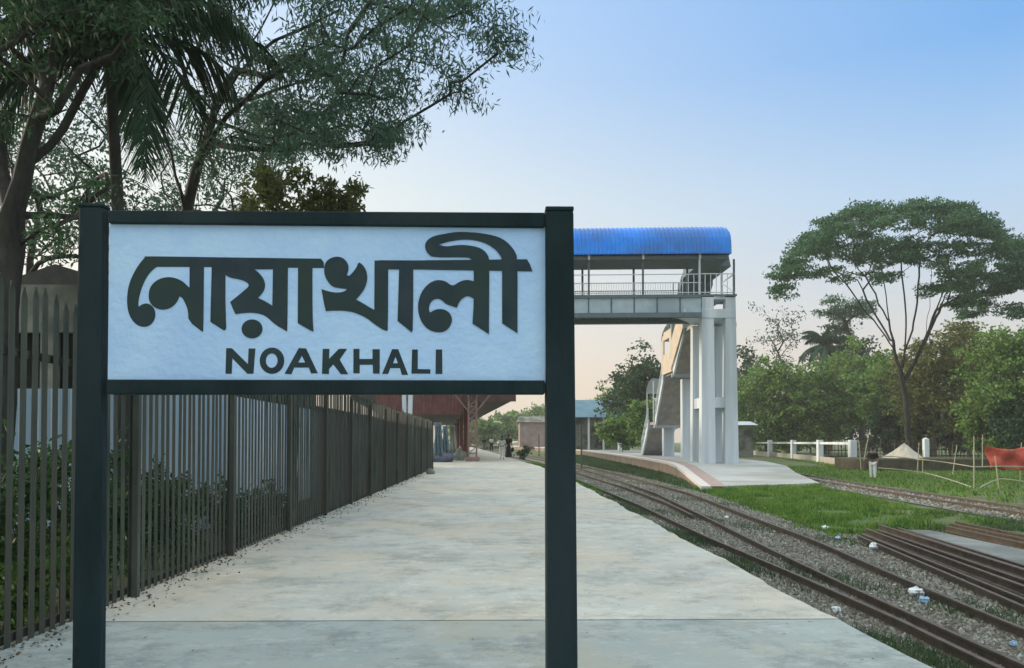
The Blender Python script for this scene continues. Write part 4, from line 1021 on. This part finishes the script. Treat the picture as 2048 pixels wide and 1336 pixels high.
# sand heap
g = at(1812,916,52); mb = MB(); n = 22
zt = at(1805,886,52).z-g.z
for j in range(7):
    f = j/6; 
    for k in range(n):
        t = 2*math.pi*k/n; r = f*(1+.12*math.sin(3*t)+.08*math.sin(7*t)); mb.v.append((g.x-.1+1.25*r*math.cos(t), g.y+1.1*r*math.sin(t), max(g.z-.02, g.z+zt*(1-f)**1.05+.03*math.sin(5*t+j))))
for j in range(6):
    for k in range(n): mb.f.append((j*n+k,(j+1)*n+k,(j+1)*n+(k+1)%n,j*n+(k+1)%n))
mb.build('sand_heap', M['sand'], label='pale pointed heap of sand on a bank left of the lone white post', cat='heap')
MB().box(g.x-3.6,g.x+5,g.y-1.6,g.y+3,GZ,g.z).build('earth_bank', mat('earth_bank',(.06,.055,.035),(.1,.09,.06),2,.95,.5), label='low dark earth bank under the sand heap', cat='bank', bevel=.1)
# small hut roof near the bridge
root = empty('hut', (at(1492,860,94).x,94,GZ), 'small grey hut with pale roof between the bridge tower and the trees', 'hut')
a = at(1470,850,91); b = at(1512,842,91)
MB().box(a.x,b.x,92,95,GZ,a.z).build('wall', M['wallgrey'], root)
MB().hexa([(a.x-.3,91,a.z),(b.x+.3,91,a.z),(b.x+.3,96,a.z),(a.x-.3,96,a.z)],[(a.x,93,b.z),(b.x,93,b.z),(b.x,94,b.z),(a.x,94,b.z)]).build('roof', M['palesteel'], root)
for i, (px, pyb, pyt, lab) in enumerate([(1227,896,877,'short white marker post under the shrubs left of the bridge stairs'),(1241,901,873,'pale tapered stone pillar beside the short white marker post')]):
    g = gr(px,pyb,0); t = at(px,pyt,g.y).z; mb = MB(); w = .16+.12*i
    mb.hexa([(g.x-w,g.y-w,0),(g.x+w,g.y-w,0),(g.x+w,g.y+w,0),(g.x-w,g.y+w,0)],[(g.x-w*.6,g.y-w*.6,t),(g.x+w*.6,g.y-w*.6,t),(g.x+w*.6,g.y+w*.6,t),(g.x-w*.6,g.y+w*.6,t)]).build('marker_post', M['white'], label=lab, cat='post', bevel=.02)

# litter
lit = [(1832,1190,.075,'litter','largest crumpled white plastic bag on the ballast between the right rails'),(1848,1204,.05,'litterblue','pale blue plastic scrap beside the largest white bag'),
       (1748,1097,.07,'litter','white scrap at the grass corner by the stored rails'),(1453,1036,.04,'litter','small white scrap between the rails far from the switch'),
       (1566,1120,.035,'litter','small pale scrap between rails just before the switch blades'),(1673,1222,.04,'litter','small white scrap on weeds beside the platform edge'),
       (1650,1058,.06,'litter','flat white scrap on the ballast shoulder near the grass'),(1710,1121,.035,'litter','small white scrap right of the outer rail'),
       (1923,1166,.04,'litter','white scrap between outer rail and stored rails'),(1676,1078,.045,'litterblue','pale blue scrap at the grass edge'),
       (1530,1018,.04,'litter','tiny white scrap at the grass edge near the platform ramp'),(2028,1290,.03,'litterblue','bluish scrap near the bottom right corner')]
for i, (px, py, r, m, lab) in enumerate(lit):
    g = gr(px,py,GZ+.05); MB().blob((g.x,g.y,GZ+.05+r*.5),(r*1.3,r,r*.8),i,.5,9,6).build('litter', M[m], label=lab, cat='litter', group='plastic litter around the tracks')

# ================================================================== TREES, RIGHT AND FAR
def bushy(label, px, pyt, d, wpx, leafm, seed, pyb=None, n=70, nl=80, leaf=None, name='bushy_tree', base_z=GZ, ky=.75, shell=.35, barkm='barkpale', rt=None, lean=0, low=.30, group='trees beyond the far track'):
    rs = np.random.RandomState(seed); k = d/F; t = at(px, pyt, d); hgt = t.z-base_z; r = wpx*k
    zc = base_z+hgt*(.5+low*.5); rz = hgt*(.5-low*.5)
    T = ell_targets(rs, (t.x, d, zc), (r, r*ky, rz), n, shell)
    lf = leaf or (.0042*d+.06, .0024*d+.04)
    sp = max(r, rz)/n**(1/3)*1.15
    tree(name, label, (t.x+lean, d, base_z), [[(t.x+lean,d,base_z),(t.x+lean*.5,d,base_z+hgt*.2),(t.x,d,zc-rz*.3)]], T, M[leafm], M[barkm], seed, rt or hgt*.018, nl, (sp,sp,sp*.62), lf, .15, bf=.3, step=max(.5,hgt*.05), wob=.08, group=group, rtip=d*.0002)
BT = [  # label, px, top, d, half width, material, n, leaves
 ('bright green bushy tree right next to the bridge tower', 1530,715,104,58,'leaf_mid',60,80),
 ('dark green tree low behind the bridge tower', 1490,690,122,45,'leaf_dark',45,70),
 ('dense mid green tree left of the small palm', 1590,728,102,55,'leaf_bright',60,80),
 ('mid green tree with round crown below the small palm', 1655,715,104,60,'leaf_mid',70,80),
 ('bright leafy tree in the middle of the green belt', 1725,690,104,52,'leaf_bright',80,85),
 ('dark tree filling the gap under the umbrella tree', 1700,650,120,55,'leaf_dark',70,80),
 ('green tree just left of the umbrella tree trunk', 1770,720,92,50,'leaf_mid',60,80),
 ('brownish leaved tree right of the umbrella tree trunk', 1865,650,80,62,'leaf_brown',90,80),
 ('lower brownish bush tree behind the lone white post', 1850,760,84,55,'leaf_brown',70,80),
 ('olive tree between the brownish ones and the right edge', 1935,640,86,55,'leaf_brown',70,80),
 ('large fresh green tree at the right picture edge', 2015,640,64,62,'leaf_mid',100,90),
 ('low bright green tree at the right edge above red cloth', 1990,760,66,50,'leaf_bright',70,80),
 ('dark undergrowth tree behind the sand heap', 1790,810,84,50,'leaf_dark',50,80),
 ('dark undergrowth tree behind the bamboo poles', 1900,800,82,55,'leaf_dark',55,80),
 ('low green bush tree behind the white concrete fence', 1620,815,116,55,'leaf_mid',50,80),
 ('low green bush behind the leftmost white fence posts', 1545,830,120,45,'leaf_bright',40,70),
 ('dark low tree behind the red cloth', 2040,800,62,40,'leaf_dark',40,80),
]
for i, (lab,px,pyt,d,w,m,n,nl) in enumerate(BT):
    bushy(lab, px, pyt, d, w*1.2, m, 100+i, n=int(n*1.4), nl=nl, low=.28 if i in (4,6,9) else .08, rt=.28 if i in (4,6,9) else None)
LT = [('tall dark green tree left of the bridge stairs', 1290,697,92,50,'leaf_dark',80,80),
 ('green tree with uneven top behind the shelter roof', 1245,745,100,32,'leaf_dark',40,70),
 ('bright green shrub beneath the trees left of the bridge stairs', 1245,838,84,42,'leaf_bright',50,80),
 ('mid green shrub right beside the bridge stair foot', 1290,800,80,32,'leaf_mid',45,80)]
for i, (lab,px,pyt,d,w,m,n,nl) in enumerate(LT):
    bushy(lab, px, pyt, d, w, m, 140+i, n=n, nl=nl, low=.15, group='trees behind the island platform', base_z=0 if i > 1 else GZ)
far = [('pale hazy far tree left of the far people',975,835,190,26),('pale hazy far tree above the far people',1010,828,210,28),('hazy far tree above the pinkish building',1050,815,230,30),('hazy far tree just left of the right sign post',1085,812,220,30),
       ('far tree directly behind the blue-grey shelter',1180,792,190,45),('far low tree at the shelter roof end',1225,775,170,30),('far dark tree hidden mostly by the canopy',930,830,200,40)]
for i, (lab,px,pyt,d,w) in enumerate(far): bushy(lab, px, pyt, d, w, 'leaf_mid', 160+i, n=40, nl=60, low=.05, group='far trees at the end of the line')
# slender open tree
rs = np.random.RandomState(31); tg = [A3(1565+rs.normal()*24, 680+rs.normal()*28, 120+rs.uniform(-2,2)) for _ in range(46)]
b = at(1575,860,120)
tree('slender_tree', 'slender sparse tree with open twigs against the sky right of the bridge', (b.x,120,GZ), [[(b.x,120,GZ),A3(1572,800,120),A3(1570,730,120)]], tg, M['leaf_dark'], M['bark'], 31, .16, 20, (1.5,1.5,1.0), (.5,.2), .1, bf=.3, rtip=.03, step=.8)
b = at(1652,860,118)
palm('palm_tree', 'small dark palm rising behind the green belt left of the umbrella tree', (b.x,118,GZ), tuple(at(1650,690,118)), 18, 5.8, 6, M['leaf_rain'], .06, .9, rt=.28)
rs = np.random.RandomState(33); tg = [A3(1690+rs.normal()*26, 622+rs.normal()*14, 116+rs.uniform(-2,2)) for _ in range(34)]
b = at(1720,860,116)
tree('dark_tree', 'dark leaning tree with flat crown just below the umbrella tree', (b.x,116,GZ), [[(b.x,116,GZ),A3(1722,760,116),A3(1705,680,116)]], tg, M['leaf_rain'], M['bark'], 34, .28, 90, (1.5,1.5,.55), (.44,.2), .1, bf=.3, rtip=.03, step=.8)
# umbrella shaped rain tree
rs = np.random.RandomState(41); dT = 74.0; k = dT/F; tg = []
cxp = 1830
def rim(px):   # top outline in the photo
    tab = [(1548,560),(1570,520),(1600,475),(1640,435),(1690,405),(1740,398),(1790,400),(1840,384),(1880,392),(1930,400),(1975,420),(2020,465),(2070,520),(2120,570)]
    return interp([(a,b) for a,b in tab], px)
for _ in range(60):
    px = rs.uniform(1640,2060); tg.append(A3(px, rim(px)+rs.uniform(60,150), dT+rs.uniform(-7,7)))
for _ in range(250):
    px = rs.uniform(1552,2110); dd = rs.uniform(-1,1)*math.sqrt(max(0,1-((px-cxp)/290)**2))*9
    py = rim(px)+8+abs(rs.normal())*20+abs(dd)*2.5
    tg.append(A3(px, py, dT+dd))
for (px,py,hw,hh,n) in [(1900,500,110,18,26),(1980,560,80,26,34),(1780,520,70,8,8),(1700,505,70,10,10),(2050,520,60,40,24),(1620,545,40,8,6),(1960,600,60,14,16),(1990,625,60,10,12),(1900,575,60,16,12),(1740,560,50,10,6)]:
    for _ in range(n): tg.append(A3(px+rs.uniform(-hw,hw), py+rs.uniform(-hh,hh), dT+rs.uniform(-5,5)))
b = at(1815,860,dT)
def pr_(*q): return [A3(x,y,dT+dd) for x,y,dd in q]
trunk = [[np.array((b.x,dT,GZ)),A3(1812,800,dT),A3(1800,740,dT)],
         pr_((1800,740,0),(1780,660,0),(1772,590,.5),(1760,520,1)), pr_((1800,740,0),(1825,660,.5),(1835,590,1),(1840,520,2)),
         pr_((1810,760,0),(1850,680,-1),(1880,600,-1.5),(1900,540,-2)), pr_((1775,640,0),(1740,570,-1),(1705,520,-2)), pr_((1860,660,-1),(1890,590,2),(1930,540,3)), pr_((1806,735,0),(1812,650,-1),(1806,570,-2),(1800,500,-3)), pr_((1850,680,-1),(1860,600,1),(1862,530,2)), pr_((1790,700,0),(1715,600,-2),(1660,530,-3)), pr_((1780,680,0),(1745,620,2),(1715,560,3))]
tree('rain_tree', 'huge umbrella shaped tree with layered flat crown rising above the green belt', (b.x,dT,GZ), trunk, tg, M['leaf_rain'], M['bark'], 42, .31, 150, (1.2,1.2,.30), (.32,.14), .1, bf=.22, rtip=.03, step=.9, wob=.16, minz=8, power=.58)
# big trunk at right edge
b = gr(2040,905,GZ); MB().tube([(b.x,b.y,GZ),(b.x-.2,b.y,4),(b.x+.3,b.y,9)],[.75,.5,.35],12).build('tree_trunk', mat('red_bark',(.10,.06,.045),(.15,.1,.08),3,.9,.5), label='thick bare reddish trunk at the right picture edge', cat='tree trunk')
# bush beside the far platform edge
bushy('dark round bush on the right edge of the far platform', 1048, 893, 50, 15, 'leaf_dark', 190, n=14, nl=70, leaf=(.12,.05), low=.0, base_z=0, name='bush', group=None, rt=.03)

# ================================================================== GRASS AND STONES
def blades(name, pts, hmin, hmax, w, m, seed, label, cat='grass'):
    rs = np.random.RandomState(seed); n = len(pts); P = np.array(pts); hh = rs.uniform(hmin, hmax, (n,1))
    a = rs.uniform(0, 2*math.pi, n); side = np.stack([np.cos(a), np.sin(a), np.zeros(n)], 1)*w*rs.uniform(.6,1.4,(n,1))/2
    ln = rs.normal(size=(n,3))*.35; ln[:,2] = 1; tip = P+ln*hh
    V = np.stack([P-side, P+side, tip], 1)
    npmesh(name, V, 3, m, rnd=rs.rand(n), kind='stuff', label=label, cat=cat)
def inpoly(P, poly):
    x, y = P[:,0], P[:,1]; c = np.zeros(len(P), bool); n = len(poly)
    for i in range(n):
        x0, y0 = poly[i]; x1, y1 = poly[(i+1) % n]
        if y0 == y1: continue
        t = ((y0 > y) != (y1 > y)) & (x < (x1-x0)*(y-y0)/(y1-y0)+x0); c ^= t
    return c
def scatter(poly, n, rs, z, clump=.5):
    p = np.array(poly); lo, hi = p.min(0), p.max(0); out = []
    Q = rs.rand(n*3,2)*(hi-lo)+lo; Q = Q[inpoly(Q, poly)]
    f = np.sin(Q[:,0]*1.7+np.sin(Q[:,1]*1.1)*2)*np.sin(Q[:,1]*1.3+np.sin(Q[:,0]*.9)*2)
    Q = Q[f > -clump*2+rs.rand(len(Q))*1.0-.3][:n]
    return np.column_stack([Q, np.full(len(Q), z)])
rs = np.random.RandomState(60)
gpoly = [(7.9,31.5),(7.6,25),(7.0,18.5),(6.7,14.8),(7.3,14.6),(8.7,16.6),(9.3,17),(12.0,18.5),(12.3,24),(13.4,31),(14.4,36),(10,35)]
pts = scatter(gpoly, 45000, rs, GZ, .22)
cl = []
for _ in range(300):
    c = pts[rs.randint(len(pts))]; m_ = rs.randint(40,110); cl.append(np.column_stack([c[0]+rs.normal(size=m_)*.16, c[1]+rs.normal(size=m_)*.2, np.full(m_,GZ)]))
cl = np.vstack(cl)
blades('grass_tufts', cl, .07, .19, .035, M['grass'], 66, 'taller tufts in the bright green grass patch')
blades('grass', pts, .03, .09, .03, M['grass'], 61, 'bright green grass patch between the tracks and the island platform end')
gpoly2 = [(15.8,20),(17.2,40),(18.5,60),(25,58),(33,95),(60,95),(45,40),(24,20)]
pts = scatter(gpoly2, 70000, rs, GZ, .5)
blades('grass', pts, .05, .19, .06, M['grass'], 62, 'green grass around the bamboo fence and white fence')
gpoly3 = [(2.6,25),(2.4,44),(2.0,60),(2.9,60),(3.2,44),(3.4,25)]
pts = scatter(gpoly3, 9000, rs, GZ, .5)
blades('grass', pts, .1, .45, .05, M['grass'], 63, 'grass strip between the far platform edge and the nearest rail')
# weeds through the ballast near the platform
pts = []; rsw = np.random.RandomState(77)
def fld(x, y): return math.sin(x*3.1+y*1.3)+math.sin(y*.72+x)+math.sin(x*1.3-y*2.3)*.6
for _ in range(60000):
    y = 4.2+30*rsw.rand()**1.5; x = rsw.uniform(3.15,4.02)
    if fld(x,y)+rsw.normal()*.6 > .2: pts.append((x,y,GZ+.02))
for _ in range(60000):
    y = 5+30*rsw.rand()**1.4; x = rsw.uniform(interp(RL,y)+.1, interp(RR,y)+1.3)
    if fld(x*1.3,y)+rsw.normal()*.5 > 1.25: pts.append((x,y,GZ+.02))
for _ in range(26000):
    y = rsw.uniform(30,60); x = rsw.uniform(interp(RL,y)-.9, interp(RR,y)+.9)
    if fld(x,y)+rsw.normal()*.6 > .6: pts.append((x,y,GZ+.02))
blades('weeds', pts, .03, .11, .018, M['weed'], 64, 'sparse weeds growing through the ballast')
rs = np.random.RandomState(88)
pts = scatter([(7.9,31.5),(7.6,40),(7.3,50),(6.6,75),(8,110),(11,100),(10.6,75),(10.2,55),(9.8,45),(8.9,37)], 26000, rs, GZ, .3)
blades('weeds', pts, .05, .22, .06, M['weed'], 89, 'rough grass between the branching track and the island platform wall')
pts = scatter([(7.6,14.5),(9.1,16.6),(12.6,16.5),(13.6,20),(12.2,22),(9,18.5)], 9000, rs, GZ, .1)
blades('weeds', pts, .03, .12, .025, M['weed'], 90, 'short weeds around the ends of the stored rails')
# dry leaves gathered along the fence foot
n = 1500; y = 2.8+26*rs.rand(n)**1.3; x = -2.93+np.abs(rs.normal(size=n))*.16
C = np.column_stack([x, y, .004+rs.rand(n)*.012]); ax = rs.normal(size=(n,3)); ax[:,2] *= .25
V = leafquads(rs, C, ax, .035*rs.uniform(.5,1.4,n), .018*rs.uniform(.6,1.4,n)); V[:,:,2] = np.clip(V[:,:,2], .003, .03)
npmesh('dry_leaves', V, 4, mat('dry_leaf', (.06,.045,.025), (.16,.12,.07), 4, .9), kind='stuff', label='dry leaves gathered along the foot of the picket fence', cat='leaves')
n = 500; y = 3+30*rs.rand(n)**1.2; x = rs.uniform(-2.8,2.3,n); C = np.column_stack([x,y,np.full(n,.003)]); ax = rs.normal(size=(n,3)); ax[:,2] = 0
V = leafquads(rs, C, ax, .03*rs.uniform(.4,1.2,n), .014*rs.uniform(.5,1.3,n)); V[:,:,2] = .003+.004*rs.rand(n,4)
npmesh('scattered_grit', V, 4, mat('grit', (.05,.05,.045), (.12,.11,.09), 4, .9), kind='stuff', label='small grit and leaf scraps scattered over the platform', cat='grit')
# ballast stones
def stones(name, n, label, seed, fx, ymin, ymax, smin, smax, dens=2.0):
    rs = np.random.RandomState(seed); y = ymin+(ymax-ymin)*rs.rand(n)**dens
    lo = np.array([interp(fx[0], a) for a in y])+fx[2]; hi = np.array([interp(fx[1], a) for a in y])+fx[3]; x = lo+(hi-lo)*rs.rand(n)
    C = np.column_stack([x, y, np.full(n, GZ+.035)]); s = rs.uniform(smin, smax, (n,1))*(1+y[:,None]*.02)
    base = np.array([[1,0,0],[0,1,0],[-1,0,0],[0,-1,0],[0,0,1]], float)
    V = base[None]*rs.uniform(.6,1.3,(n,5,3))*s[:,None]+rs.normal(size=(n,5,3))*s[:,None]*.18
    a = rs.rand(n)*6.28; c, si = np.cos(a), np.sin(a); X = V[:,:,0]*c[:,None]-V[:,:,1]*si[:,None]; Y = V[:,:,0]*si[:,None]+V[:,:,1]*c[:,None]; V[:,:,0], V[:,:,1] = X, Y
    V += C[:,None]; tri = V[:, [0,1,4, 1,2,4, 2,3,4, 3,0,4]]
    npmesh(name, tri.reshape(-1,3), 3, M['stoneleaf'], rnd=np.repeat(rs.rand(n),4), kind='stuff', label=label, cat='ballast')
def stonemat():
    m = bpy.data.materials.new('ballast_stones'); m.use_nodes = True; n = m.node_tree.nodes; L = m.node_tree.links; b = n['Principled BSDF']; b.inputs['Roughness'].default_value = .9
    a = n.new('ShaderNodeAttribute'); a.attribute_name = 'leafrand'; r = n.new('ShaderNodeValToRGB'); e = r.color_ramp.elements
    e[0].color = (.09,.09,.07,1); e[1].color = (.48,.50,.48,1); x = e.new(.55); x.color = (.21,.21,.175,1); y = e.new(.95); y.color = (.31,.32,.29,1)
    L.new(a.outputs['Fac'], r.inputs[0]); L.new(r.outputs[0], b.inputs['Base Color']); return m
M['stoneleaf'] = stonemat()
stones('ballast_stones', 60000, 'loose grey ballast stones around the near rails', 70, (RL,RR,-.9,.9), 5, 48, .010, .027, 1.5)
stones('ballast_stones', 7000, 'loose grey ballast stones on the far right track', 71, (FL,FR,-.7,.5), 15, 45, .02, .05, 1.3)
stones('ballast_stones', 6000, 'loose stones among the stored rails', 72, ([(5,6.0),(16,7.0)],[(5,9.5),(16,8.9)],0,0), 8, 16, .015, .035, 1.2)

# ================================================================== AIR
hm = bpy.data.materials.new('haze'); hm.use_nodes = True; n_ = hm.node_tree.nodes; n_.clear()
ho = n_.new('ShaderNodeOutputMaterial'); hv = n_.new('ShaderNodeVolumePrincipled')
hv.inputs['Color'].default_value = (.88,.88,.84,1); hv.inputs['Density'].default_value = .0007; hv.inputs['Anisotropy'].default_value = .2
hm.node_tree.links.new(hv.outputs[0], ho.inputs['Volume'])
MB().box(-520,520,-80,720,GZ-1.0,34).build('haze', hm, kind='stuff', label='thin evening haze over the railway yard', cat='haze')
